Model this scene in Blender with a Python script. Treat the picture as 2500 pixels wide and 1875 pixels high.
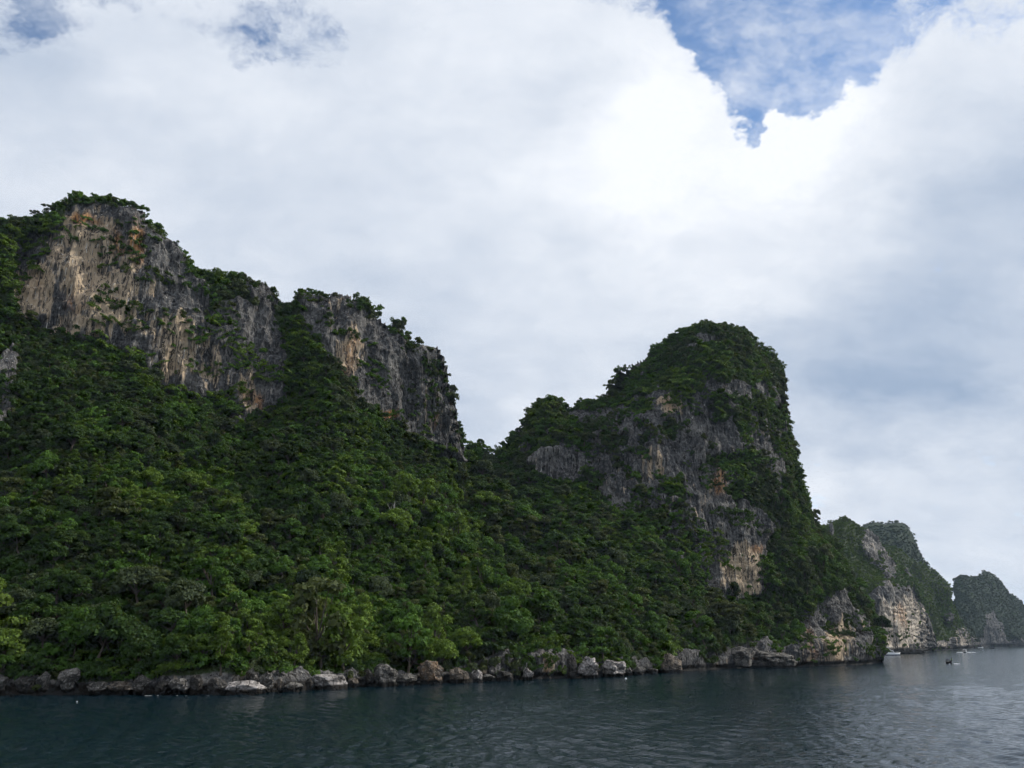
import bpy, math, random
import numpy as np

# ------------------------------------------------------------------ camera, sky, sun, exposure
for o in list(bpy.data.objects):
    bpy.data.objects.remove(o)
scene = bpy.context.scene
COL = scene.collection
random.seed(7)
RNG = np.random.default_rng(7)

CAM_H = 10.0
F = 2165.0                      # focal length in photo pixels (photo 2500 x 1875)
CX, CY = 1250.0, 937.5
PITCH = math.atan((1566.0 - CY) / F)
SP, CP = math.sin(PITCH), math.cos(PITCH)

cam_d = bpy.data.cameras.new('camera')
cam_d.sensor_width = 36.0
cam_d.lens = 36.0 * F / 2500.0
cam_d.clip_start = 0.5
cam_d.clip_end = 40000.0
cam = bpy.data.objects.new('camera', cam_d)
cam.location = (0, 0, CAM_H)
cam.rotation_euler = (math.pi / 2 + PITCH, 0, 0)
COL.objects.link(cam)
scene.camera = cam

SUN_AZ = math.radians(70.0)      # from straight ahead (+Y) towards the right (+X)
SUN_EL = math.radians(36.0)
SUN_DIR = (math.sin(SUN_AZ) * math.cos(SUN_EL), math.cos(SUN_AZ) * math.cos(SUN_EL), math.sin(SUN_EL))
sun_d = bpy.data.lights.new('sun', 'SUN')
sun_d.energy = 3.8
sun_d.angle = math.radians(0.6)
sun_d.color = (1.0, 0.95, 0.86)
sun = bpy.data.objects.new('sun', sun_d)
from mathutils import Vector
sun.rotation_euler = Vector(SUN_DIR).to_track_quat('Z', 'Y').to_euler()
sun.location = (200, 100, 400)
COL.objects.link(sun)

scene.view_settings.view_transform = 'Standard'
scene.view_settings.look = 'None'
scene.view_settings.exposure = 0.0
scene.view_settings.gamma = 1.0
scene.view_settings.use_curve_mapping = False
scene.cycles.max_bounces = 4
scene.cycles.diffuse_bounces = 2
scene.cycles.glossy_bounces = 2
scene.cycles.transmission_bounces = 2
scene.cycles.transparent_max_bounces = 4
scene.cycles.volume_bounces = 0
scene.cycles.use_adaptive_sampling = True
scene.cycles.adaptive_threshold = 0.035
scene.cycles.adaptive_min_samples = 12
scene.cycles.caustics_reflective = False
scene.cycles.caustics_refractive = False


def ray(px, py):
    a = (np.asarray(px, float) - CX) / F
    b = (CY - np.asarray(py, float)) / F
    return a, CP - b * SP, SP + b * CP


def unproj(px, py, Y):
    dx, dy, dz = ray(px, py)
    t = np.asarray(Y, float) / dy
    return np.stack([dx * t, dy * t, CAM_H + dz * t], -1)


def water_Y(px, py):
    dx, dy, dz = ray(px, py)
    return dy * (-CAM_H / dz)


def mpp(px, py, Y):               # metres per photo pixel at that depth
    return float(Y / ray(px, py)[1] / F)


# ---- node helper
class NT:
    def __init__(self, tree):
        self.t = tree
        self.n = tree.nodes
        self.n.clear()

    def add(self, typ, **kw):
        nd = self.n.new(typ)
        for k, v in kw.items():
            setattr(nd, k, v)
        return nd

    def put(self, sock, v):
        if isinstance(v, bpy.types.NodeSocket):
            self.t.links.new(v, sock)
        else:
            sock.default_value = v

    def math(self, op, a, b=0.0, c=None, clamp=False):
        nd = self.add('ShaderNodeMath', operation=op, use_clamp=clamp)
        self.put(nd.inputs[0], a)
        self.put(nd.inputs[1], b)
        if c is not None:
            self.put(nd.inputs[2], c)
        return nd.outputs[0]

    def vmath(self, op, a, b=(0, 0, 0), scale=None):
        nd = self.add('ShaderNodeVectorMath', operation=op)
        self.put(nd.inputs[0], a)
        self.put(nd.inputs[1], b)
        if scale is not None:
            self.put(nd.inputs['Scale'], scale)
        return nd.outputs['Value'] if op in ('DOT_PRODUCT', 'LENGTH') else nd.outputs[0]

    def noise(self, vec, scale, detail=4.0, rough=0.5, dist=0.0):
        nd = self.add('ShaderNodeTexNoise')
        self.put(nd.inputs['Vector'], vec)
        self.put(nd.inputs['Scale'], scale)
        self.put(nd.inputs['Detail'], detail)
        self.put(nd.inputs['Roughness'], rough)
        self.put(nd.inputs['Distortion'], dist)
        return nd.outputs[0]

    def step(self, v, lo, hi, to0=0.0, to1=1.0):
        nd = self.add('ShaderNodeMapRange', interpolation_type='SMOOTHSTEP')
        self.put(nd.inputs['Value'], v)
        self.put(nd.inputs['From Min'], lo)
        self.put(nd.inputs['From Max'], hi)
        self.put(nd.inputs['To Min'], to0)
        self.put(nd.inputs['To Max'], to1)
        return nd.outputs[0]

    def mix(self, f, a, b):
        nd = self.add('ShaderNodeMix', data_type='RGBA')
        self.put(nd.inputs[0], f)
        for s, v in ((nd.inputs[6], a), (nd.inputs[7], b)):
            if not isinstance(v, bpy.types.NodeSocket) and len(v) == 3:
                v = (*v, 1.0)
            self.put(s, v)
        return nd.outputs[2]

    def attr(self, name):
        return self.add('ShaderNodeAttribute', attribute_name=name).outputs['Fac']


# ---- world: Nishita sky behind a layer of procedural cloud
world = bpy.data.worlds.new('World')
scene.world = world
world.use_nodes = True
world.cycles.sampling_method = 'MANUAL'
world.cycles.sample_map_resolution = 256
w = NT(world.node_tree)
sky = w.add('ShaderNodeTexSky', sky_type='NISHITA')
sky.sun_disc = False
sky.sun_elevation = SUN_EL
sky.sun_rotation = SUN_AZ
sky.air_density = 1.0
sky.dust_density = 0.1
sky.ozone_density = 3.5
skyc = w.vmath('SCALE', sky.outputs[0], scale=0.15)
gen = w.add('ShaderNodeTexCoord').outputs['Generated']
D0 = w.vmath('NORMALIZE', gen)
sep = w.add('ShaderNodeSeparateXYZ')
w.put(sep.inputs[0], D0)
den = w.math('ADD', w.math('MAXIMUM', sep.outputs[2], 0.0), 0.42)
vpl = w.vmath('SCALE', D0, scale=w.math('DIVIDE', 1.0, den))
warp = w.add('ShaderNodeTexNoise')
w.put(warp.inputs['Vector'], vpl)
warp.inputs['Scale'].default_value = 3.4
warp.inputs['Detail'].default_value = 6.0
warp.inputs['Roughness'].default_value = 0.68
woff = w.vmath('SUBTRACT', warp.outputs['Color'], (0.5, 0.5, 0.5))
DW = w.vmath('NORMALIZE', w.vmath('ADD', D0, w.vmath('SCALE', woff, scale=0.21)))
n_big = w.noise(w.vmath('ADD', vpl, w.vmath('SCALE', woff, scale=0.12)), 4.6, 7.0, 0.66)
n_sh = w.noise(w.vmath('ADD', vpl, w.vmath('ADD', w.vmath('SCALE', woff, scale=0.2), (3.1, 1.7, 0.4))), 2.8, 4.0, 0.55, 0.0)
n_wisp = w.noise(w.vmath('ADD', w.vmath('MULTIPLY', vpl, (1.0, 1.5, 1.0)), w.vmath('SCALE', woff, scale=0.12)), 6.0, 5.0, 0.62)


def blob(px, py, spx):
    d = np.array(ray(px, py)).reshape(3)
    d /= np.linalg.norm(d)
    k = (F / spx) ** 2
    return w.math('EXPONENT', w.math('MULTIPLY', w.math('SUBTRACT', w.vmath('DOT_PRODUCT', DW, tuple(d)), 1.0), k))


def blobsum(items):
    tot = None
    for px, py, s, amt in items:
        b = w.math('MULTIPLY_ADD', blob(px, py, s), amt, 0.0 if tot is None else tot)
        tot = b
    return tot


gaps = blobsum([(1680, 40, 60, .26), (1690, 130, 45, .16), (1826, 320, 44, .20), (1850, -10, 130, .42), (1730, 120, 75, .30), (1810, 180, 75, .28), (1822, 285, 50, .38), (1828, 350, 34, .36), (1960, 60, 95, .26),
                (2060, 60, 90, .20), (2000, 165, 50, .12), (2142, 438, 17, .40), (1470, 0, 70, .14),
                (165, -25, 80, .25), (90, 60, 70, .15), (690, -15, 130, .16), (810, -30, 110, .20), (600, 70, 60, .10)])
fills = blobsum([(1560, 330, 170, .14), (1965, 330, 90, .22), (1900, 430, 130, .16), (1700, 560, 150, .16), (1200, 160, 180, .12), (2330, 200, 180, .12),
                 (400, 200, 130, .12), (1600, 215, 70, .14), (1905, 275, 42, .22), (1640, 60, 40, .10), (2300, 500, 170, .14), (1100, 500, 380, .20), (300, 420, 320, .20), (2250, 1000, 330, .20), (1000, 800, 400, .2)])
n_c = w.math('MULTIPLY_ADD', w.math('SUBTRACT', n_big, 0.5), 1.9, 0.56)
q = w.math('ADD', w.math('SUBTRACT', n_c, gaps), fills)
alpha = w.step(q, 0.23, 0.53)
wisp = w.math('MULTIPLY', w.step(n_wisp, 0.45, 0.70), 0.62)
alpha = w.math('MAXIMUM', alpha, wisp)
dark = blobsum([(2380, 780, 250, .30), (2490, 480, 160, .18), (2130, 960, 220, .20), (1930, 880, 200, .14), (1450, 860, 220, .18),
                (700, 560, 260, .06), (950, 780, 170, .10), (1120, 950, 130, .12), (60, 330, 180, .16), (60, 150, 110, .14)])
lite = blobsum([(1580, 300, 110, .42), (1560, 560, 130, .18), (1930, 330, 90, .48), (1820, 620, 150, .20), (2050, 520, 90, .18), (2100, 330, 130, .06), (1980, 1270, 130, .10),
                (330, 190, 180, .10), (2350, 1080, 120, .10)])
shade = w.math('SUBTRACT', w.math('ADD', w.math('MULTIPLY', w.math('SUBTRACT', n_sh, 0.5), 0.9), lite), dark)
shade = w.math('ADD', shade, 0.64)
bright = w.math('ADD', w.math('ADD', w.math('MULTIPLY', w.math('SUBTRACT', n_wisp, 0.5), 0.62), shade), w.math('MULTIPLY', w.math('SUBTRACT', 1.0, alpha), 0.25), clamp=True)
ccol = w.mix(bright, (0.36, 0.46, 0.62), (0.98, 1.01, 1.06))
final = w.mix(alpha, skyc, ccol)
bg = w.add('ShaderNodeBackground')
w.put(bg.inputs[0], final)
bg.inputs[1].default_value = 1.0
wo = w.add('ShaderNodeOutputWorld')
w.t.links.new(bg.outputs[0], wo.inputs[0])


# ------------------------------------------------------------------ helpers
def link(o, parent=None):
    COL.objects.link(o)
    if parent is not None:
        o.parent = parent
    return o


def tag(o, label=None, cat=None, group=None, kind=None):
    if label: o['label'] = label
    if cat: o['category'] = cat
    if group: o['group'] = group
    if kind: o['kind'] = kind
    return o


def empty(name, loc, rz=0.0):
    o = bpy.data.objects.new(name, None)
    o.empty_display_size = 0.2
    o.location = loc
    o.rotation_euler = (0, 0, rz)
    return link(o)


def np_mesh(name, verts, quads, mat=None, smooth=False, attrs=None, tris=None):
    me = bpy.data.meshes.new(name)
    verts = np.asarray(verts, np.float32)
    quads = np.asarray(quads, np.int32).reshape(-1, 4) if quads is not None else np.zeros((0, 4), np.int32)
    tris = np.asarray(tris, np.int32).reshape(-1, 3) if tris is not None else np.zeros((0, 3), np.int32)
    me.vertices.add(len(verts))
    me.vertices.foreach_set('co', verts.ravel())
    nl = quads.size + tris.size
    me.loops.add(nl)
    me.loops.foreach_set('vertex_index', np.concatenate([quads.ravel(), tris.ravel()]))
    npoly = len(quads) + len(tris)
    me.polygons.add(npoly)
    ls = np.concatenate([np.arange(len(quads)) * 4, quads.size + np.arange(len(tris)) * 3]).astype(np.int32)
    me.polygons.foreach_set('loop_start', ls)
    me.update(calc_edges=True)
    if smooth:
        me.polygons.foreach_set('use_smooth', np.ones(npoly, bool))
    if attrs:
        for k, v in attrs.items():
            a = me.attributes.new(k, 'FLOAT', 'POINT')
            a.data.foreach_set('value', np.asarray(v, np.float32).ravel())
    if mat is not None:
        me.materials.append(mat)
    me.validate()
    return me


def obj(name, me, parent=None):
    return link(bpy.data.objects.new(name, me), parent)


def grid_quads(r, c):
    i = np.arange(r * c).reshape(r, c)
    return np.stack([i[:-1, :-1], i[:-1, 1:], i[1:, 1:], i[1:, :-1]], -1).reshape(-1, 4)


def _h(ix, iy, iz, seed):
    n = (ix.astype(np.uint32) * np.uint32(374761393) + iy.astype(np.uint32) * np.uint32(668265263)
         + iz.astype(np.uint32) * np.uint32(2147483647 - 1274126177) + np.uint32((seed * 974711 + 12345) & 0xffffffff))
    n = (n ^ (n >> np.uint32(13))) * np.uint32(1274126177)
    n = (n ^ (n >> np.uint32(16))) * np.uint32(2246822519)
    return ((n ^ (n >> np.uint32(15))) & np.uint32(0xffffff)).astype(np.float32) / np.float32(0xffffff)


def vnoise(x, y, z, seed=0):
    x = np.asarray(x, np.float32); y = np.asarray(y, np.float32); z = np.asarray(z, np.float32)
    x, y, z = np.broadcast_arrays(x, y, z)
    xi, yi, zi = np.floor(x), np.floor(y), np.floor(z)
    fx, fy, fz = x - xi, y - yi, z - zi
    fx = fx * fx * (3 - 2 * fx); fy = fy * fy * (3 - 2 * fy); fz = fz * fz * (3 - 2 * fz)
    xi = xi.astype(np.int64) + 100000; yi = yi.astype(np.int64) + 100000; zi = zi.astype(np.int64) + 100000
    with np.errstate(over='ignore'):
        def H(a, b, c): return _h(xi + a, yi + b, zi + c, seed)
        c00 = H(0, 0, 0) * (1 - fx) + H(1, 0, 0) * fx
        c10 = H(0, 1, 0) * (1 - fx) + H(1, 1, 0) * fx
        c01 = H(0, 0, 1) * (1 - fx) + H(1, 0, 1) * fx
        c11 = H(0, 1, 1) * (1 - fx) + H(1, 1, 1) * fx
    return (c00 * (1 - fy) + c10 * fy) * (1 - fz) + (c01 * (1 - fy) + c11 * fy) * fz


def fbm(x, y, z, seed=0, octv=4, gain=0.5):
    s = 0.0; a = 1.0; tot = 0.0
    for k in range(octv):
        f = 2.03 ** k
        s = s + a * vnoise(x * f + 17.3 * k, y * f - 9.1 * k, z * f + 4.7 * k, seed + k)
        tot += a; a *= gain
    return s / tot


def ridged(x, y, z, seed=0, octv=3):
    s = 0.0; a = 1.0; tot = 0.0
    for k in range(octv):
        f = 2.1 ** k
        s = s + a * (1 - np.abs(2 * vnoise(x * f + 7 * k, y * f + 3 * k, z * f, seed + k) - 1))
        tot += a; a *= 0.5
    return s / tot


def in_poly(px, py, poly):
    inside = np.zeros(px.shape, bool)
    n = len(poly)
    for i in range(n):
        x1, y1 = poly[i]; x2, y2 = poly[(i + 1) % n]
        if y1 == y2: continue
        c = ((y1 > py) != (y2 > py)) & (px < (x2 - x1) * (py - y1) / (y2 - y1) + x1)
        inside ^= c
    return inside


def lin(pts):
    xs = np.array([p[0] for p in pts], float); ys = np.array([p[1] for p in pts], float)
    return lambda x: np.interp(x, xs, ys)


def sm(a, k):
    if k < 2: return a
    ker = np.hanning(k + 2)[1:-1]; ker /= ker.sum()
    return np.convolve(np.pad(a, k, mode='edge'), ker, mode='same')[k:-k]


# ------------------------------------------------------------------ materials
def new_mat(name):
    m = bpy.data.materials.new(name)
    m.use_nodes = True
    return m, NT(m.node_tree)


def finish(m, t, color, rough=0.8, bump=None, bump_d=0.1, bump_s=1.0, spec=0.3, **extra):
    p = t.add('ShaderNodeBsdfPrincipled')
    if not isinstance(color, bpy.types.NodeSocket) and len(color) == 3:
        color = (*color, 1)
    t.put(p.inputs['Base Color'], color)
    t.put(p.inputs['Roughness'], rough)
    t.put(p.inputs['Specular IOR Level'], spec)
    for k, v in extra.items():
        t.put(p.inputs[k], v)
    if bump is not None:
        b = t.add('ShaderNodeBump')
        t.put(b.inputs['Height'], bump)
        b.inputs['Distance'].default_value = bump_d
        b.inputs['Strength'].default_value = bump_s
        t.t.links.new(b.outputs[0], p.inputs['Normal'])
    o = t.add('ShaderNodeOutputMaterial')
    t.t.links.new(p.outputs[0], o.inputs[0])
    return p


def plain(name, color, rough=0.5, spec=0.4, vary=0.15, scale=3.0):
    m, t = new_mat(name)
    g = t.add('ShaderNodeNewGeometry').outputs['Position']
    n = t.noise(g, scale, 3)
    c = t.mix(t.math('MULTIPLY', n, vary * 2), color, tuple(v * 0.5 for v in color))
    finish(m, t, c, rough, spec=spec)
    return m


def rock_material(name, far=1.0, soil_lo=(0.018, 0.028, 0.010), soil_hi=(0.045, 0.066, 0.020), tan_bias=0.0, dark=1.0, tan_lo=(0.36, 0.255, 0.155), tan_hi=(0.60, 0.49, 0.36)):
    """limestone: dark weathered grey, tan and orange stained faces, pale calcite drips, a wet dark tide band"""
    m, t = new_mat(name)
    pos = t.add('ShaderNodeNewGeometry').outputs['Position']

    def stretched(sx, sz, off):
        return t.vmath('ADD', t.vmath('MULTIPLY', pos, (sx / far, sx / far, sz / far)), off)
    st1 = t.noise(stretched(0.32, 0.030, (0, 0, 0)), 1.0, 5, 0.6, 0.3)
    st2 = t.noise(stretched(0.75, 0.045, (5, 2, 9)), 1.0, 4, 0.6, 0.2)
    st3 = t.noise(stretched(1.1, 0.05, (15, 7, 1)), 1.0, 3, 0.55, 0.4)
    blotch = t.noise(pos, 0.06 / far, 4, 0.6, 0.5)
    fine = t.noise(pos, 0.9 / far, 5, 0.65)
    sep = t.add('ShaderNodeSeparateXYZ'); t.put(sep.inputs[0], pos)
    tan_a, org_a, rock_a, pale_a = t.attr('tan'), t.attr('orange'), t.attr('rock'), t.attr('pale')
    g = t.mix(t.step(fine, 0.35, 0.7), (0.036 * dark, 0.036 * dark, 0.038 * dark), (0.165 * dark, 0.16 * dark, 0.155 * dark))
    g = t.mix(t.step(blotch, 0.45, 0.75), g, (0.20 * dark, 0.19 * dark, 0.175 * dark))
    tanc = t.mix(st2, tan_lo, tan_hi)
    f = t.math('ADD', tan_a, t.math('MULTIPLY', t.math('SUBTRACT', st1, 0.52), 1.7))
    f = t.math('ADD', f, t.math('MULTIPLY', t.math('SUBTRACT', blotch, 0.55), 0.5))
    f = t.step(t.math('ADD', f, tan_bias), 0.30, 0.50)
    c = t.mix(f, g, tanc)
    fo = t.math('MULTIPLY', org_a, t.step(t.math('ADD', st2, t.math('MULTIPLY', org_a, 0.2)), 0.42, 0.62))
    c = t.mix(fo, c, (0.46, 0.215, 0.07))
    drip = t.math('MULTIPLY', t.step(st3, 0.60, 0.70), t.math('ADD', t.math('MULTIPLY', tan_a, 0.75), t.math('ADD', pale_a, 0.16)), clamp=True)
    c = t.mix(drip, c, (0.66, 0.63, 0.57))
    stain = t.math('MULTIPLY', t.step(st2, 0.54, 0.60), t.math('SUBTRACT', 0.88, t.math('MULTIPLY', tan_a, 0.22)))
    c = t.mix(stain, c, (0.045, 0.044, 0.046))
    cr = t.noise(stretched(0.42, 0.05, (3, 8, 2)), 1.0, 4, 0.6, 0.5)
    crack = t.step(t.math('ABSOLUTE', t.math('SUBTRACT', cr, 0.5)), 0.004, 0.022)
    c = t.mix(crack, (0.02, 0.02, 0.021), c)
    soil = t.mix(fine, soil_lo, soil_hi)
    c = t.mix(t.step(rock_a, 0.3, 0.6), soil, c)
    tide = t.step(t.math('ADD', sep.outputs[2], t.math('MULTIPLY', fine, -1.6 * far)), 0.75 * far, 1.7 * far)
    c = t.mix(tide, (0.018, 0.016, 0.014), c)
    hgt = t.math('ADD', t.math('ADD', fine, t.math('MULTIPLY', st2, 1.2)), t.math('ADD', t.math('MULTIPLY', st3, 0.8), t.math('MULTIPLY', crack, 0.5)))
    finish(m, t, c, 0.9, bump=hgt, bump_d=0.9 * far, bump_s=0.9, spec=0.2)
    return m


M_ROCK = rock_material('limestone_near')
M_ROCK_SHADED = rock_material('limestone_shaded', far=2.6, soil_lo=(0.014, 0.027, 0.012), soil_hi=(0.022, 0.040, 0.015), tan_lo=(0.28, 0.21, 0.16), tan_hi=(0.42, 0.35, 0.29))  # far peak and island: shade is put into the darker soil colour
M_ROCK_FAR = rock_material('limestone_far', far=2.0, tan_lo=(0.40, 0.32, 0.24), tan_hi=(0.66, 0.59, 0.50))


def boulder_material(name, lo, hi, pale):
    m, t = new_mat(name)
    tc = t.add('ShaderNodeTexCoord').outputs['Object']
    pos = t.add('ShaderNodeNewGeometry').outputs['Position']
    n1 = t.noise(tc, 0.55, 6, 0.62, 0.4)
    n2 = t.noise(tc, 2.4, 5, 0.6)
    vor = t.add('ShaderNodeTexVoronoi', feature='DISTANCE_TO_EDGE')
    t.put(vor.inputs['Vector'], t.vmath('ADD', tc, t.vmath('SCALE', t.add('ShaderNodeTexNoise').outputs['Color'], scale=0.6)))
    vor.inputs['Scale'].default_value = 0.45
    crack = t.step(vor.outputs[0], 0.0, 0.045)
    c = t.mix(t.step(n1, 0.35, 0.65), lo, hi)
    c = t.mix(t.math('MULTIPLY', t.step(n2, 0.5, 0.68), pale), c, (0.62, 0.58, 0.54))
    c = t.mix(t.math('MULTIPLY', t.step(n1, 0.58, 0.40), 0.35), c, (0.05, 0.045, 0.04))
    c = t.mix(crack, (0.035, 0.032, 0.03), c)
    sep = t.add('ShaderNodeSeparateXYZ'); t.put(sep.inputs[0], pos)
    tide = t.step(t.math('ADD', sep.outputs[2], t.math('MULTIPLY', n1, -1.3)), 0.05, 0.55)
    c = t.mix(tide, (0.016, 0.014, 0.012), c)
    finish(m, t, c, 0.88, bump=t.math('ADD', t.math('ADD', n2, n1), t.math('MULTIPLY', crack, 0.5)), bump_d=0.45, spec=0.2)
    return m


M_B_PALE = boulder_material('boulder_pale', (0.20, 0.18, 0.165), (0.44, 0.40, 0.38), 0.85)
M_B_GREY = boulder_material('boulder_grey', (0.055, 0.052, 0.047), (0.17, 0.158, 0.14), 0.4)
M_B_DARK = boulder_material('boulder_dark', (0.022, 0.021, 0.019), (0.075, 0.068, 0.06), 0.12)
M_B_TAN = boulder_material('boulder_tan', (0.075, 0.062, 0.05), (0.20, 0.16, 0.12), 0.3)
M_B_ORANGE = boulder_material('boulder_orange', (0.07, 0.058, 0.048), (0.19, 0.125, 0.075), 0.3)


def leaf_material(name, cdark, clight):
    m, t = new_mat(name)
    pos = t.add('ShaderNodeNewGeometry').outputs['Position']
    rnd = t.add('ShaderNodeObjectInfo').outputs['Random']
    lv = t.attr('leafv')
    patch = t.noise(pos, 0.028, 3, 0.55)
    f = t.math('ADD', t.math('MULTIPLY', lv, 0.55), t.math('ADD', t.math('MULTIPLY', rnd, 0.30), t.math('MULTIPLY', t.step(patch, 0.38, 0.64), 0.5)))
    c = t.mix(t.math('SUBTRACT', f, 0.10, clamp=True), cdark, clight)
    dry = t.noise(t.vmath('ADD', pos, (40, 11, 7)), 0.055, 2, 0.5)
    c = t.mix(t.math('MULTIPLY', t.step(dry, 0.52, 0.74), 0.30), c, (0.080, 0.078, 0.032))
    dif = t.add('ShaderNodeBsdfPrincipled')
    t.put(dif.inputs['Base Color'], c)
    dif.inputs['Roughness'].default_value = 0.6
    dif.inputs['Specular IOR Level'].default_value = 0.08
    tr = t.add('ShaderNodeBsdfTranslucent')
    t.put(tr.inputs[0], t.mix(0.5, c, (0.10, 0.13, 0.02)))
    ms = t.add('ShaderNodeMixShader'); ms.inputs[0].default_value = 0.28
    t.t.links.new(dif.outputs[0], ms.inputs[1]); t.t.links.new(tr.outputs[0], ms.inputs[2])
    o = t.add('ShaderNodeOutputMaterial'); t.t.links.new(ms.outputs[0], o.inputs[0])
    return m


LEAF = [leaf_material('leaf_mid_green', (0.030, 0.066, 0.013), (0.088, 0.182, 0.030)),
        leaf_material('leaf_dark_green', (0.024, 0.048, 0.014), (0.060, 0.118, 0.027)),
        leaf_material('leaf_yellow_green', (0.048, 0.090, 0.014), (0.140, 0.220, 0.034)),
        leaf_material('leaf_olive', (0.038, 0.054, 0.018), (0.096, 0.116, 0.042)),
        leaf_material('leaf_grey_green', (0.036, 0.054, 0.025), (0.088, 0.115, 0.058))]
LEAF.append(leaf_material('leaf_far_shaded', (0.013, 0.026, 0.012), (0.028, 0.050, 0.019)))  # cloud shade over the far woods painted into the leaf colour
M_BARK = plain('bark', (0.12, 0.10, 0.08), 0.9, 0.1, 0.4, 2.0)
M_DEAD = plain('bleached_wood', (0.42, 0.40, 0.37), 0.9, 0.1, 0.2, 2.0)

# ------------------------------------------------------------------ sea
m, t = new_mat('sea_water')
pos = t.add('ShaderNodeNewGeometry').outputs['Position']
pw = t.vmath('MULTIPLY', pos, (0.75, 1.0, 1.0))
b1 = t.noise(pw, 2.3, 3, 0.60, 0.0)
b2 = t.noise(t.vmath('ADD', pw, (31, 7, 3)), 0.09, 2, 0.5, 0.0)
b3 = t.noise(t.vmath('ADD', pw, (11, 57, 5)), 0.85, 2, 0.55, 0.0)
hgt = t.math('ADD', t.math('ADD', t.math('MULTIPLY', b1, 0.125), t.math('MULTIPLY', b3, 0.17)), t.math('MULTIPLY', b2, 0.35))
swirl = t.noise(pos, 0.012, 3, 0.5)
wc = t.mix(swirl, (0.003, 0.012, 0.018), (0.005, 0.018, 0.027))
p = finish(m, t, wc, 0.09, bump=hgt, bump_d=1.0, bump_s=0.9, spec=0.5, IOR=1.333)
M_SEA = m
th_in = np.linspace(-42, 42, 760)
th = np.radians(np.concatenate([th_in, np.linspace(46, 314, 60)]))
rr = np.concatenate([[0.5, 12], np.concatenate([np.geomspace(26, 70, 30), np.geomspace(70.8, 400, 330), np.geomspace(408, 16000, 190)])])
TH, RR = np.meshgrid(th, rr)
SX, SY = RR * np.sin(TH), RR * np.cos(TH)
spacing = np.where(RR < 400, np.where(RR < 70, RR * 0.034, RR * 0.0053), RR * 0.0195)
SZ = np.zeros_like(SX)
rs = np.random.default_rng(3)
for k in range(34):
    lam = float(np.exp(rs.uniform(np.log(1.1), np.log(4.5))))
    ang = rs.normal(math.radians(205), 0.55)
    kx, ky = math.cos(ang) * 2 * math.pi / lam, math.sin(ang) * 2 * math.pi / lam
    amp = 0.0066 * lam ** 0.85
    ph = SX * kx + SY * ky + rs.uniform(0, 6.28) + 1.5 * np.sin(SX * 0.021 * (1 + k % 3) + SY * 0.017 + k)
    fade = np.clip((lam / spacing - 1.6) / 2.5, 0, 1)
    s = np.sin(ph)
    SZ += amp * fade * (s + 0.35 * np.cos(2 * ph))
SZ[:2] = 0
q4 = grid_quads(*SX.shape)
nc = SX.shape[1]
ii = np.arange(SX.size).reshape(SX.shape)
wrap = np.stack([ii[:-1, -1], ii[:-1, 0], ii[1:, 0], ii[1:, -1]], -1)
cap = None
sea_me = np_mesh('sea', np.stack([SX, SY, SZ], -1).reshape(-1, 3), np.concatenate([q4, wrap])[:, ::-1], M_SEA, smooth=True)
sea = obj('sea', sea_me)
tag(sea, 'dark teal rippled sea in front of the cliffs', 'sea', kind='structure')


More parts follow.
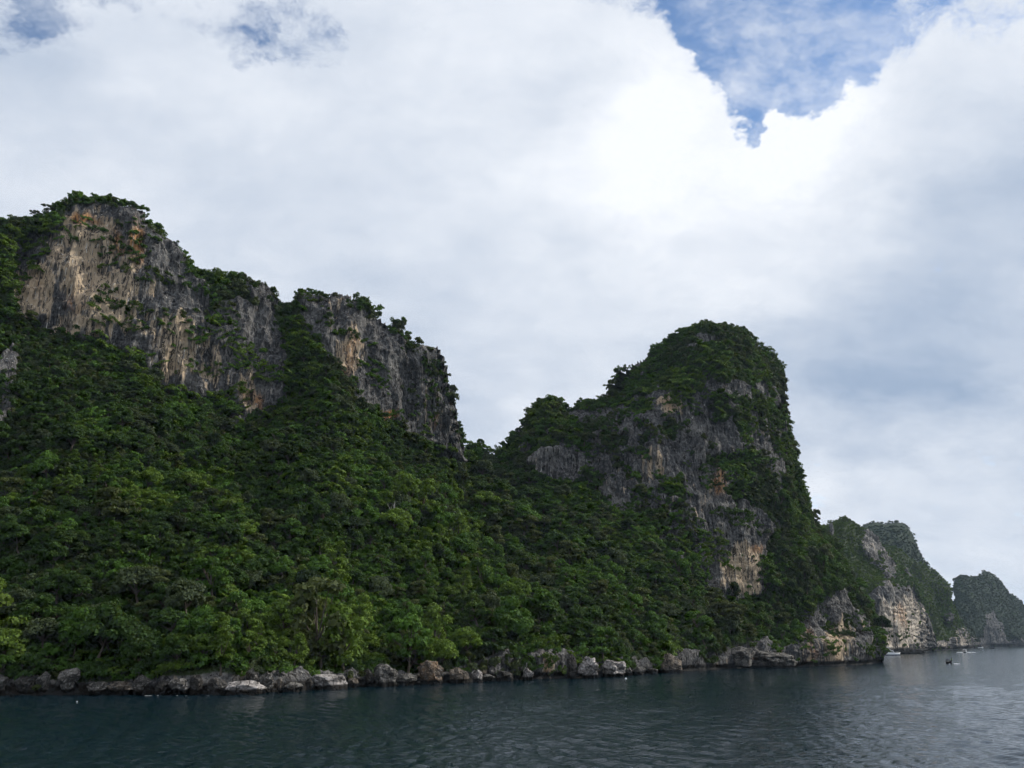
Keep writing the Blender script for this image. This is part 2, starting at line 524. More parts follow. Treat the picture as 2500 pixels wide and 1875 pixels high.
# ------------------------------------------------------------------ terrain masses
def build_mass(name, xs, nrow, ridge, water, ctrl, polys, tints, label, cat, mat, round_w, round_r, amp=1.0, back=1.0, seed=0, smooth_k=9, rag=14.0, notch=1.2, shore_rock=None, mottle=None):
    yr = ridge(xs); yw = water(xs)
    yr = np.minimum(yr, yw - 2.0)
    Yw = sm(water_Y(xs, yw), smooth_k)
    ks = [(yw, Yw)] + ctrl(xs, yw, Yw, yr)
    for j in range(1, len(ks)):       # keep the control curves ordered from water to ridge
        ks[j] = (np.minimum(ks[j][0], ks[j - 1][0] - 0.5), sm(ks[j][1], smooth_k))
    for j in range(len(ks) - 2, -1, -1):
        ks[j] = (np.maximum(ks[j][0], yr + 0.4 * (len(ks) - 1 - j)), ks[j][1])
    ks[-1] = (yr, ks[-1][1])
    v = np.linspace(0, 1, nrow)
    py = yw[None, :] + (yr - yw)[None, :] * v[:, None]
    px = np.broadcast_to(xs[None, :], py.shape).copy()
    Y = np.zeros_like(py)
    for i in range(len(xs)):
        yy = np.array([k[0][i] for k in ks])[::-1]; YY = np.array([k[1][i] for k in ks])[::-1]
        Y[:, i] = np.interp(py[:, i], yy, YY)
    # soften the kinks between control curves, column by column
    k = max(3, nrow // 22) | 1
    ker = np.hanning(k + 2)[1:-1]; ker /= ker.sum()
    pad = np.pad(Y, ((k, k), (0, 0)), mode='reflect', reflect_type='odd')
    Y = np.apply_along_axis(lambda c: np.convolve(c, ker, mode='same'), 0, pad)[k:-k]
    # turn the surface away towards the skyline
    rx = np.linspace(xs[0], xs[-1], 420); ry = np.interp(rx, xs, yr)
    sil = np.full(py.shape, 1e9)
    for a in range(0, 420, 20):
        d = np.sqrt((px[..., None] - rx[a:a + 20]) ** 2 + (py[..., None] - ry[a:a + 20]) ** 2).min(-1)
        sil = np.minimum(sil, d)
    W = round_w(px); R = round_r(px)
    u = 1 - np.clip(sil / W, 0, 1)
    Y = Y + R * (1 - np.sqrt(np.maximum(1 - u * u, 0)))
    P = unproj(px, py, Y)
    # rock mask with ragged edges
    wx = px + rag * 2 * (fbm(P[..., 0] / 9, P[..., 1] / 9, P[..., 2] / 9, seed + 5, 3) - 0.5) * 1.6
    wy = py + rag * 3 * (fbm(P[..., 0] / 7, P[..., 1] / 9, P[..., 2] / 14, seed + 8, 3) - 0.5) * 1.6
    rock = np.zeros(py.shape, np.float32)
    for pl, amt in polys:
        rock = np.maximum(rock, amt * in_poly(wx, wy, pl))
    if mottle is not None:
        mn = fbm(P[..., 0] / 12, P[..., 1] / 12, P[..., 2] / 8, seed + 71, 4)
        mv = fbm(P[..., 0] / 6, P[..., 1] / 6, P[..., 2] / 26, seed + 91, 3)
        rock = np.where(mottle(px, py) > 0, rock * ((mn * 0.6 + mv * 0.4) < 0.548), rock).astype(np.float32)
    if shore_rock is not None:
        hgt = shore_rock(px) * (0.55 + 0.9 * fbm(P[..., 0] / 12, P[..., 1] / 12, 0 * P[..., 2], seed + 31, 3))
        rock = np.maximum(rock, (yw[None, :] - py < hgt).astype(np.float32))
    for _ in range(2):
        rr_ = np.pad(rock, 1, mode='edge')
        rock = (rr_[1:-1, 1:-1] * 2 + rr_[:-2, 1:-1] + rr_[2:, 1:-1] + rr_[1:-1, :-2] + rr_[1:-1, 2:]) / 6
    tint = {k_: np.zeros(py.shape, np.float32) for k_ in ('tan', 'orange', 'pale')}
    for kind, ex, ey, sx, sy, amt in tints:
        g = np.exp(-(((wx - ex) / sx) ** 2 + ((wy - ey) / sy) ** 2) ** 1.6)
        tint[kind] = np.maximum(tint[kind], amt * g)
    # relief
    du = np.gradient(P, axis=1); dv = np.gradient(P, axis=0)
    N = np.cross(du, dv); N /= np.linalg.norm(N, axis=-1, keepdims=True) + 1e-9
    N *= np.where((N[..., 1:2]) > 0, -1, 1)
    X_, Y_, Z_ = P[..., 0], P[..., 1], P[..., 2]
    s = 1.0 / amp
    flute = ridged(X_ * s / 5.5, Y_ * s / 5.5, Z_ * s / 34, seed + 1, 3) - 0.55
    big = fbm(X_ * s / 15, Y_ * s / 15, Z_ * s / 30, seed + 2, 4) - 0.5
    led = fbm(X_ * s / 26, Y_ * s / 26, Z_ * s / 8, seed + 3, 2)
    led = np.abs((led * 7) % 1.0 - 0.5) * 2
    fine = fbm(X_ * s / 2.2, Y_ * s / 2.2, Z_ * s / 3.2, seed + 4, 3) - 0.5
    spire = np.clip(ridged(X_ * s / 3.0, Y_ * s / 3.0, Z_ * s / 9.0, seed + 11, 2) - 0.6, 0, 1)
    d_rock = 9.0 * big + 4.2 * flute + 0.35 * (led - 0.5) + 1.8 * fine + 2.4 * spire
    d_soil = 17.0 * (fbm(X_ * s / 30, Y_ * s / 30, Z_ * s / 44, seed + 6, 3) - 0.5) + 1.0 * fine
    d = amp * (rock * d_rock + (1 - rock) * d_soil)
    d *= np.clip((Z_ + 1.0) / 6.0, 0.34, 1.0)
    P = P + N * d[..., None]
    nt = notch * np.exp(-((P[..., 2] - 0.6) / 0.8) ** 2)
    P[..., 1] += nt
    # foot below the water and the far side
    foot = P[:1].copy(); foot[..., 2] = -6; foot[..., 1] += 3.0
    top = P[-1]
    rows = []
    nb = 14
    for j in range(1, nb + 1):
        f_ = j / nb
        rowp = top.copy()
        dist = (0.15 * f_ + 0.85 * f_ ** 1.3) * (0.55 * np.maximum(top[:, 2], 8) + 14 * amp) * back
        dirv = top[:, :2] / np.linalg.norm(top[:, :2], axis=1, keepdims=True)
        rowp[:, :2] += dirv * dist[:, None]
        rowp[:, 2] = top[:, 2] * (1 - f_ ** 1.5) - 6 * f_
        rowp += (fbm(rowp[:, 0] / 14, rowp[:, 1] / 14, rowp[:, 2] / 14, seed + 9, 3)[:, None] - 0.5) * 5 * amp * f_ * (1 - f_) * 3
        rows.append(rowp)
    ALL = np.concatenate([foot, P, np.stack(rows)], 0)
    def ext(a, fill): return np.concatenate([a[:1], a, np.broadcast_to(fill, (nb, a.shape[1]))], 0)
    attrs = {'rock': ext(rock, 0.3), 'tan': ext(tint['tan'], 0.0), 'orange': ext(tint['orange'], 0.0), 'pale': ext(tint['pale'], 0.0)}
    me = np_mesh(name, ALL.reshape(-1, 3), grid_quads(*ALL.shape[:2]), mat, smooth=True, attrs=attrs)
    o = obj(name, me)
    tag(o, label, cat, kind='structure')
    # surface normals after relief
    du = np.gradient(P, axis=1); dv = np.gradient(P, axis=0)
    cr = np.cross(du, dv); area = np.linalg.norm(cr, axis=-1)
    N = cr / (area[..., None] + 1e-9); N *= np.where((N[..., 1:2]) > 0, -1, 1)
    return dict(P=P, N=N, area=area, px=px, py=py, rock=rock, yw=yw, yr=yr, top=top, obj=o)


# --- the near island: cliffs on the left, forest slope, domed headland on the right
RIDGE = [(-420, 640), (-200, 600), (-60, 585), (0, 566), (60, 556), (110, 535), (150, 512), (185, 497), (225, 492), (265, 490), (297, 497), (331, 517), (380, 548), (405, 571),
         (431, 591), (450, 619), (479, 652), (510, 668), (555, 673), (595, 686), (617, 694), (642, 694), (647, 707), (662, 711), (675, 738), (690, 748), (722, 738), (730, 716),
         (753, 709), (781, 723), (815, 726), (849, 734), (872, 748), (886, 765), (897, 788), (909, 791), (929, 794), (943, 809), (957, 808), (968, 806), (980, 819), (985, 845),
         (991, 858), (1008, 852), (1011, 845), (1036, 846), (1065, 847), (1076, 864), (1082, 893), (1093, 930), (1099, 972), (1107, 1009), (1116, 1045), (1124, 1085), (1138, 1098),
         (1155, 1092), (1175, 1098), (1192, 1112), (1203, 1118), (1225, 1100), (1255, 1076), (1279, 1064), (1284, 1036), (1300, 1010), (1323, 985), (1345, 974), (1360, 978), (1375, 1002),
         (1392, 1012), (1405, 1000), (1427, 994), (1460, 986), (1486, 971), (1505, 961), (1512, 935), (1531, 909), (1548, 890), (1587, 870), (1603, 852), (1629, 838), (1662, 809),
         (1701, 794), (1714, 789), (1772, 798), (1811, 812), (1834, 838), (1863, 870), (1886, 890), (1898, 912), (1908, 950), (1914, 1020), (1936, 1080), (1959, 1170), (1980, 1245),
         (2000, 1285), (2030, 1325), (2060, 1375), (2086, 1420), (2106, 1458), (2127, 1494), (2139, 1522), (2145, 1560), (2150, 1592), (2153, 1617)]
WATER = [(-420, 1702), (0, 1698), (545, 1696), (682, 1690), (871, 1677), (1093, 1668), (1346, 1657), (1464, 1654), (1575, 1645), (1661, 1639), (1806, 1632), (1996, 1627), (2100, 1624), (2166, 1620)]
BASE = lin([(-420, 830), (0, 795), (147, 802), (237, 836), (339, 893), (395, 960), (497, 980), (560, 1010), (622, 1028), (678, 994), (720, 960), (790, 900), (836, 905), (893, 972), (972, 1030),
            (1051, 1085), (1130, 1150), (1200, 1170), (1270, 1195), (1420, 1230), (1530, 1310), (1650, 1390), (1720, 1450), (1840, 1480), (1900, 1500), (1960, 1530), (2060, 1560), (2166, 1612)])
BASE_Y = lin([(-420, 262), (0, 287), (400, 300), (678, 314), (900, 330), (1130, 372), (1270, 382), (1420, 372), (1530, 366), (1650, 368), (1720, 374), (1840, 392), (1960, 416), (2100, 440), (2166, 452)])
RIDGE_Y = lin([(-420, 285), (0, 303), (225, 309), (480, 316), (675, 330), (900, 343), (1080, 350), (1118, 362), (1150, 395), (1200, 400), (1280, 398), (1480, 402), (1700, 408), (1850, 414), (1915, 428), (2000, 440), (2100, 450), (2166, 456)])


def near_ctrl(xs, yw, Yw, yr):
    yb = BASE(xs); Yb = BASE_Y(xs); Yr = RIDGE_Y(xs)
    band = np.interp(xs, [-420, 0, 560, 700, 900, 1100, 1250, 1330, 1420, 1500, 1700, 2166], [30, 32, 30, 28, 36, 34, 30, 58, 48, 30, 34, 60])
    return [(yw - band, Yw + 2.0), (yw - band - 14, Yw + 5.5),
            (yb + (yw - yb) * 0.45, Yw + (Yb - Yw) * 0.50), (yb, Yb),
            (yb + (yr - yb) * 0.5, Yb + (Yr - Yb) * 0.45), (yr, Yr)]


NEAR_POLYS = [
    ([(22, 640), (60, 590), (140, 560), (165, 520), (215, 500), (310, 505), (380, 550), (450, 622), (500, 690), (530, 760), (560, 850), (590, 960), (640, 1020), (590, 1032), (520, 985), (400, 965), (345, 895),
      (240, 838), (150, 805), (45, 790)], 1.0),
    ([(595, 690), (650, 690), (680, 745), (655, 790), (625, 770)], 1.0),
    ([(560, 830), (640, 850), (660, 960), (640, 1035), (570, 1030)], 1.0),
    ([(725, 720), (859, 728), (900, 785), (985, 808), (1000, 850), (1085, 850), (1113, 1017), (1130, 1141), (1051, 1088), (972, 1030), (893, 975), (836, 905), (780, 850), (735, 780)], 1.0),
    ([(0, 835), (48, 845), (40, 940), (12, 1040), (0, 1045)], 1.0),
    ([(470, 770), (560, 735), (650, 750), (705, 830), (690, 990), (610, 1032), (560, 1020)], 1.0),
    # dome
    ([(1255, 1080), (1340, 1055), (1400, 1010), (1560, 965), (1610, 935), (1900, 930), (1930, 1080), (1905, 1180), (1880, 1380), (1850, 1440), (1780, 1452), (1690, 1440), (1540, 1300), (1400, 1222), (1265, 1192)], 1.0),
    ([(1500, 920), (1560, 880), (1600, 850), (1570, 900), (1520, 950)], 0.8),
    ([(1650, 800), (1720, 786), (1780, 795), (1770, 840), (1720, 850), (1680, 860)], 0.9),
    ([(1960, 1500), (2020, 1450), (2065, 1440), (2110, 1520), (2160, 1560), (2168, 1630), (1930, 1640), (1940, 1560)], 1.0),
    ([(1790, 1590), (1830, 1570), (1900, 1570), (1950, 1600), (1950, 1640), (1690, 1650), (1690, 1610)], 1.0),
    ([(1260, 1600), (1300, 1570), (1420, 1590), (1430, 1660), (1240, 1665)], 1.0),
    ([(1090, 1310), (1110, 1300), (1115, 1350), (1095, 1360)], 0.9),
    ([(1000, 1290), (1030, 1285), (1030, 1325), (1005, 1325)], 0.9),
]
NEAR_TINTS = [('tan', x_, 1668 - 0.022 * x_, 26, 14, a_) for x_, a_ in ((120, .3), (280, .45), (430, .3), (620, .3), (740, .3), (920, .3), (1040, .5), (1180, .3), (1560, .3), (1640, .45), (1760, .35))] + [
    ('tan', 85, 705, 55, 75, 1.0), ('tan', 215, 640, 110, 130, .78), ('tan', 270, 720, 90, 95, .66), ('tan', 255, 590, 90, 60, .5), ('tan', 170, 790, 60, 30, .7), ('tan', 350, 800, 80, 45, .55),
    ('tan', 445, 850, 75, 95, .78), ('tan', 395, 800, 50, 60, .5), ('tan', 510, 900, 60, 80, .5), ('tan', 240, 815, 40, 30, .7),
    ('orange', 205, 548, 38, 14, .9), ('orange', 335, 600, 18, 50, .9), ('orange', 290, 595, 22, 35, .65), ('orange', 85, 690, 40, 55, .22), ('orange', 180, 740, 30, 30, .3),
    ('orange', 855, 860, 18, 50, .5), ('tan', 852, 865, 32, 70, .75), ('tan', 810, 770, 20, 40, .4), ('tan', 605, 960, 32, 70, .55), ('orange', 632, 985, 9, 28, .6), ('orange', 612, 960, 20, 30, .4),
    ('tan', 1050, 980, 35, 90, .32), ('orange', 945, 1000, 12, 14, .9), ('orange', 1060, 1030, 12, 22, .5), ('tan', 1020, 920, 25, 60, .25), ('pale', 1060, 960, 40, 120, .5),
    ('tan', 1630, 990, 34, 28, 1.0), ('orange', 1625, 995, 18, 18, .4), ('pale', 1690, 1020, 25, 40, .8), ('orange', 1752, 1180, 14, 36, .85), ('tan', 1750, 1180, 26, 45, .5),
    ('tan', 1805, 1385, 50, 62, .95), ('orange', 1845, 1335, 26, 14, .6), ('pale', 1690, 1380, 20, 50, .9), ('tan', 1590, 1140, 40, 60, .42), ('tan', 1500, 1180, 60, 60, .25), ('tan', 1680, 1240, 70, 90, .28), ('tan', 1840, 1040, 50, 70, .22), ('pale', 1600, 1200, 80, 80, .15),
    ('tan', 1300, 1150, 30, 50, .25), ('pale', 1300, 1150, 40, 60, .4),
    ('tan', 1990, 1590, 60, 60, .36), ('orange', 1975, 1590, 16, 55, .4), ('tan', 2045, 1570, 40, 75, .75), ('orange', 2035, 1570, 12, 45, .3), ('tan', 2110, 1600, 40, 28, .28),
    ('tan', 1850, 1612, 90, 18, .5), ('orange', 1855, 1612, 60, 8, .4), ('tan', 1325, 1625, 25, 40, .75), ('orange', 1318, 1630, 12, 30, .5), ('pale', 1300, 1630, 40, 40, .5),
    ('pale', 150, 720, 26, 110, .9), ('pale', 130, 780, 40, 30, .9), ('pale', 330, 700, 90, 120, .25), ('pale', 430, 850, 60, 90, .35), ('pale', 30, 950, 20, 60, .8),
]
near = build_mass('island_terrain', np.arange(-420, 2153.5, 3.1), 390, lin(RIDGE), lin(WATER), near_ctrl, NEAR_POLYS, NEAR_TINTS,
                  'limestone island with tan streaked cliffs and steep forested slopes above the shore', 'island', M_ROCK,
                  lambda x: np.interp(x, [-420, 1100, 1250, 1700, 1900, 2166], [30, 30, 45, 150, 170, 110]),
                  lambda x: np.interp(x, [-420, 1100, 1250, 1700, 1900, 2166], [9, 9, 14, 40, 46, 30]), seed=11,
                  shore_rock=lambda x: np.interp(x, [0, 600, 900, 1200, 1300, 1500, 1700, 2166], [38, 36, 42, 42, 78, 42, 42, 70]), mottle=lambda px, py: ((px > 1230) & (py < np.where(px > 1900, 1430, 1560)) & ~((px > 1740) & (px < 1900) & (py > 1270))).astype(float))

# --- the headland behind, with the sunlit tan cliff
C_RIDGE = [(1930, 1300), (1990, 1272), (2020, 1276), (2036, 1274), (2063, 1262), (2081, 1267), (2099, 1280), (2111, 1294), (2138, 1309), (2150, 1328), (2168, 1350), (2186, 1368), (2208, 1400), (2224, 1432),
           (2241, 1466), (2258, 1503), (2267, 1548), (2271, 1572), (2276, 1588)]
C_WATER = [(1930, 1600), (2160, 1598), (2215, 1595), (2276, 1590)]


def c_ctrl(xs, yw, Yw, yr):
    Yr = np.interp(xs, [1930, 2100, 2200, 2276], [800, 850, 900, 935])
    ym = np.interp(xs, [1930, 2130, 2210, 2276], [1480, 1440, 1435, 1560])
    return [(yw - 12, Yw + 4), (ym, Yw + 22), (ym + (yr - ym) * 0.6, Yw + 22 + (Yr - Yw - 22) * 0.7), (yr, np.maximum(Yr, Yw + 30))]


hC = build_mass('sunlit_headland', np.arange(1930, 2276.5, 1.6), 190, lin(C_RIDGE), lin(C_WATER), c_ctrl,
                [([(2100, 1490), (2135, 1440), (2170, 1428), (2215, 1430), (2245, 1470), (2262, 1505), (2290, 1610), (2090, 1610)], 1.0),
                 ([(2105, 1290), (2150, 1322), (2170, 1372), (2195, 1405), (2165, 1412), (2128, 1365), (2108, 1320)], 1.0),
                 ([(2020, 1290), (2035, 1300), (2030, 1325), (2018, 1310)], 1.0)],
                [('tan', 2165, 1540, 65, 75, .95), ('tan', 2215, 1520, 40, 70, .8), ('tan', 2255, 1560, 20, 40, .4), ('pale', 2190, 1550, 60, 70, .9), ('orange', 2190, 1500, 20, 30, .5),
                 ('pale', 2140, 1345, 30, 40, .35), ('tan', 2140, 1345, 30, 40, .22)],
                'tall green headland with a sunlit tan cliff behind the nearest point', 'headland', M_ROCK_FAR,
                lambda x: 50 + 0 * x, lambda x: 40 + 0 * x, amp=1.8, seed=41, rag=7.0, notch=2.0)

C2_RIDGE = [(2100, 1360), (2140, 1338), (2162, 1334), (2186, 1334), (2204, 1343), (2228, 1361), (2253, 1388), (2277, 1409), (2292, 1424), (2307, 1442), (2319, 1472), (2331, 1493), (2352, 1520), (2361, 1542),
            (2370, 1566), (2376, 1580)]


def c2_ctrl(xs, yw, Yw, yr):
    Yr = np.interp(xs, [2100, 2200, 2376], [1080, 1110, 1220])
    return [(yw - 16, Yw + 5), (yw + (yr - yw) * 0.45, Yw + 40), (yr, np.maximum(Yr, Yw + 40))]


hC2 = build_mass('green_headland', np.arange(2100, 2376.5, 1.7), 130, lin(C2_RIDGE), lin([(2100, 1591), (2270, 1588), (2330, 1586), (2378, 1583)]), c2_ctrl,
                 [([(2270, 1568), (2320, 1560), (2345, 1535), (2362, 1530), (2390, 1575), (2390, 1610), (2265, 1610)], 1.0),
                  ([(2205, 1385), (2215, 1380), (2222, 1420), (2212, 1430)], 1.0), ([(2310, 1500), (2322, 1498), (2322, 1520), (2312, 1522)], 1.0)],
                 [('tan', 2340, 1560, 45, 30, .45), ('tan', 2290, 1578, 30, 12, .5), ('pale', 2350, 1560, 30, 30, .5)],
                 'rounded green headland sloping to the sea beyond the sunlit cliff', 'headland', M_ROCK_FAR,
                 lambda x: 45 + 0 * x, lambda x: 45 + 0 * x, amp=2.0, seed=61, rag=6.0, notch=2.0)

D_RIDGE = [(2040, 1330), (2090, 1290), (2108, 1280), (2120, 1276), (2141, 1278), (2162, 1284), (2183, 1285), (2198, 1290), (2213, 1306), (2232, 1328), (2253, 1358), (2265, 1382), (2274, 1400), (2292, 1433),
           (2313, 1446), (2326, 1460), (2345, 1500), (2375, 1560), (2390, 1576)]
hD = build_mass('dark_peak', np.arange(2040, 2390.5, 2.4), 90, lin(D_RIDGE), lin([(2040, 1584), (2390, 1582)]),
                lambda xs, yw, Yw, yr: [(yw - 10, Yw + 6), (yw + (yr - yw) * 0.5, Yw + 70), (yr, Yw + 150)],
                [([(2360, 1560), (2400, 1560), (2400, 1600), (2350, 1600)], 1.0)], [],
                'dark wooded peak rising behind the green headlands', 'hill', M_ROCK_SHADED, lambda x: 40 + 0 * x, lambda x: 70 + 0 * x, amp=2.4, seed=81, rag=5.0, notch=2.0)

E_RIDGE = [(2316, 1500), (2324, 1462), (2327, 1432), (2331, 1420), (2340, 1413), (2352, 1411), (2361, 1409), (2376, 1411), (2394, 1405), (2402, 1400), (2412, 1402), (2427, 1408), (2443, 1420), (2452, 1432),
           (2473, 1450), (2488, 1471), (2500, 1489), (2530, 1530), (2555, 1565), (2562, 1576)]
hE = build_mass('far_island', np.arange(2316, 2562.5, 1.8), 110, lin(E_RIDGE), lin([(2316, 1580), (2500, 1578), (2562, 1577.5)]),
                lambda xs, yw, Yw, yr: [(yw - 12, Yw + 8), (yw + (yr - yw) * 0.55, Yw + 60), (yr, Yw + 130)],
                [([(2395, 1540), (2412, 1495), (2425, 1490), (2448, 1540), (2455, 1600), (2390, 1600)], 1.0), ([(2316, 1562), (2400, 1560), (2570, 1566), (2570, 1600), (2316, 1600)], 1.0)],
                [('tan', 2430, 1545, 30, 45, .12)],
                'humped dark island at the right edge across the water', 'island', M_ROCK_SHADED, lambda x: 40 + 0 * x, lambda x: 80 + 0 * x, amp=3.0, seed=101, rag=5.0, notch=2.0)

# ------------------------------------------------------------------ trees
def leaf_cards(cent, nrm, size, rs):
    n = len(cent)
    up = rs.normal(size=(n, 3))
    u = np.cross(nrm, up); u /= np.linalg.norm(u, axis=1, keepdims=True) + 1e-9
    v = np.cross(nrm, u)
    a = (size * 0.5)[:, None]; b = (size * rs.uniform(0.32, 0.6, n))[:, None]
    # a folded leaf spray: four corners, tips bent down a little
    droop = np.zeros((n, 3)); droop[:, 2] = -size * rs.uniform(0.05, 0.3, n)
    V = np.stack([cent - u * a + droop, cent - v * b, cent + u * a + droop, cent + v * b], 1)
    return V.reshape(-1, 3), np.arange(n * 4).reshape(n, 4)


def crown_mesh(name, mat, seed, lobes, per_lobe, leaf=0.55):
    """lobes: list of (center, radius, flatten)"""
    rs = np.random.default_rng(seed)
    C, Nn, S, A = [], [], [], []
    for (c, r, fl) in lobes:
        n = int(per_lobe * max(r, 0.5) ** 2)
        d = rs.normal(size=(n, 3)); d /= np.linalg.norm(d, axis=1, keepdims=True)
        d[:, 2] = np.where(d[:, 2] < -0.35, -d[:, 2] * 0.6, d[:, 2])
        d /= np.linalg.norm(d, axis=1, keepdims=True)
        rad = r * rs.uniform(0.55, 1.08, n) ** 0.6
        p = d * rad[:, None]; p[:, 2] *= fl
        C.append(p + np.array(c))
        nn = d * 0.9 + np.array([0, 0, 0.18]) + rs.normal(size=(n, 3)) * 0.5
        Nn.append(nn / np.linalg.norm(nn, axis=1, keepdims=True))
        S.append(leaf * rs.uniform(0.6, 1.35, n))
        A.append(np.clip(rs.uniform(0.15, 0.85) + rs.normal(0, 0.16, n), 0, 1))
    C, Nn, S, A = np.concatenate(C), np.concatenate(Nn), np.concatenate(S), np.concatenate(A)
    V, Q = leaf_cards(C, Nn, S, rs)
    return np_mesh(name, V, Q, mat, attrs={'leafv': np.repeat(A, 4)})


def tube(path, radii, nseg=6):
    path = np.asarray(path, float); radii = np.asarray(radii, float)
    V, Q = [], []
    for i, p in enumerate(path):
        tdir = path[min(i + 1, len(path) - 1)] - path[max(i - 1, 0)]
        tdir /= np.linalg.norm(tdir) + 1e-9
        u = np.cross(tdir, [0.3, 0.9, 0.2]); u /= np.linalg.norm(u) + 1e-9
        v_ = np.cross(tdir, u)
        for k in range(nseg):
            an = 2 * math.pi * k / nseg
            V.append(p + radii[i] * (math.cos(an) * u + math.sin(an) * v_))
    for i in range(len(path) - 1):
        for k in range(nseg):
            Q.append((i * nseg + k, i * nseg + (k + 1) % nseg, (i + 1) * nseg + (k + 1) % nseg, (i + 1) * nseg + k))
    return np.array(V), np.array(Q)


def join_geo(parts):
    V, Q, o = [], [], 0
    for v, q in parts:
        V.append(v); Q.append(np.asarray(q) + o); o += len(v)
    return np.concatenate(V), np.concatenate(Q)


def trunk_mesh(name, lobes, r0, mat, seed, base_z=0.0):
    rs = np.random.default_rng(seed)
    top = np.mean([l[0] for l in lobes], 0)
    fork = np.array([top[0] * 0.5, top[1] * 0.5, base_z + (top[2] - base_z) * 0.55])
    mid = fork * 0.5 + rs.normal(0, 0.15, 3); mid[2] = fork[2] * 0.5
    parts = [tube([(0, 0, -0.8), (0, 0, 0.1), mid, fork, top * 0.96], [r0 * 1.5, r0 * 1.15, r0 * 0.85, r0 * 0.65, r0 * 0.25])]
    for l in lobes[::max(1, len(lobes) // 8)]:
        c = np.array(l[0], float)
        parts.append(tube([fork, (fork + c) / 2 + rs.normal(0, 0.12, 3), c], [r0 * 0.5, r0 * 0.32, r0 * 0.1], 5))
    V, Q = join_geo(parts)
    return np_mesh(name, V, Q, mat, smooth=True)


def lobe_set(kind, seed):
    rs = np.random.default_rng(seed)
    L = []
    if kind == 'broad':
        for k in range(22):
            d = rs.normal(size=3); d /= np.linalg.norm(d); d[2] = abs(d[2]) * 1.2 - 0.45
            s = rs.uniform(0.6, 1.0)
            L.append((np.array([d[0] * 2.9 * s, d[1] * 2.9 * s, 3.9 + d[2] * 3.0 * s]), rs.uniform(0.75, 1.3), 0.85))
    elif kind == 'tall':
        for k in range(22):
            z = rs.uniform(1.8, 8.6); rr_ = (1.0 - abs((z - 5.0) / 4.2) ** 2) * 2.2 + 0.3
            an = rs.uniform(0, 6.28)
            L.append((np.array([math.cos(an) * rr_ * rs.uniform(.5, 1), math.sin(an) * rr_ * rs.uniform(.5, 1), z]), rs.uniform(0.7, 1.15), 0.85))
    elif kind == 'layered':
        for k in range(20):
            tier = k % 3
            an = rs.uniform(0, 6.28); rr_ = rs.uniform(0.6, [3.3, 2.7, 1.6][tier])
            L.append((np.array([math.cos(an) * rr_, math.sin(an) * rr_, 2.6 + tier * 1.5 + rs.uniform(-.45, .45)]), rs.uniform(0.8, 1.3), 0.6))
    elif kind == 'umbrella':
        for k in range(16):
            an = rs.uniform(0, 6.28); rr_ = 3.0 * math.sqrt(rs.uniform(0, 1))
            L.append((np.array([math.cos(an) * rr_, math.sin(an) * rr_, 7.6 - 0.13 * rr_ ** 2 + rs.uniform(-.2, .2)]), rs.uniform(0.6, 0.95), 0.45))
    elif kind == 'shrub':
        for k in range(9):
            d = rs.normal(size=3); d /= np.linalg.norm(d); d[2] = abs(d[2])
            L.append((np.array([d[0] * 1.35, d[1] * 1.35, 0.5 + d[2] * 1.3]) * rs.uniform(.6, 1.0), rs.uniform(0.55, 0.85), 0.85))
    elif kind == 'vine':
        for k in range(10):
            an = rs.uniform(0, 6.28); rr_ = 2.1 * math.sqrt(rs.uniform(0, 1))
            L.append((np.array([math.cos(an) * rr_, math.sin(an) * rr_, 0.45 + rs.uniform(-.3, .5)]), rs.uniform(0.6, 0.95), 0.6))
    return L


# species: shape, leaf material, words
SPECIES = [('broad', 0, 'mid-green round-crowned'), ('broad', 1, 'dark green round-crowned'), ('tall', 2, 'yellow-green tall-crowned'), ('layered', 3, 'olive flat-layered'),
           ('tall', 0, 'mid-green tall-crowned'), ('layered', 1, 'dark green flat-layered'), ('broad', 4, 'grey-green round-crowned'), ('broad', 2, 'yellow-green round-crowned'), ('broad', 5, 'blackish green round-crowned')]  # last species wears the leaf with cloud shade in its colour
SP_CROWN, SP_TRUNK = [], []
for k, (shape, mi, words_) in enumerate(SPECIES):
    L = lobe_set(shape, 100 + k)
    SP_CROWN.append(crown_mesh('tree_crown', LEAF[mi], 200 + k, L, 118, 0.44))
    SP_TRUNK.append(trunk_mesh('tree_trunk', L, 0.22, M_BARK, 300 + k))
SHRUB = [crown_mesh('shrub_leaves', LEAF[mi], 400 + k, lobe_set(sh, 410 + k), 70, 0.46) for k, (sh, mi) in enumerate([('shrub', 0), ('shrub', 1), ('vine', 0), ('vine', 2), ('shrub', 3), ('shrub', 4)])]


class Spread:
    """keeps points at least r apart"""
    def __init__(self, cell): self.c = cell; self.d = {}
    def ok(self, p, r):
        kx, ky, kz = (int(math.floor(v / self.c)) for v in p)
        m_ = int(math.ceil(r / self.c))
        for a in range(kx - m_, kx + m_ + 1):
            for b in range(ky - m_, ky + m_ + 1):
                for c in range(kz - m_, kz + m_ + 1):
                    for q_ in self.d.get((a, b, c), ()):
                        if (q_[0] - p[0]) ** 2 + (q_[1] - p[1]) ** 2 + (q_[2] - p[2]) ** 2 < r * r:
                            return False
        self.d.setdefault((kx, ky, kz), []).append(p)
        return True


def sample(mass, n, weight, r_fn, rs, cell=3.0):
    wgt = (mass['area'] * weight).ravel()
    wgt = np.maximum(wgt, 0); wgt /= wgt.sum()
    idx = rs.choice(len(wgt), size=n, p=wgt)
    P = mass['P'].reshape(-1, 3); N = mass['N'].reshape(-1, 3)
    px, py = mass['px'].ravel(), mass['py'].ravel()
    sp = Spread(cell); out = []
    for i in idx:
        p = P[i]
        if p[2] < 1.2: continue
        if sp.ok(tuple(p), r_fn(px[i], py[i])):
            out.append(i)
    out = np.array(out)
    return P[out], N[out], px[out], py[out], out


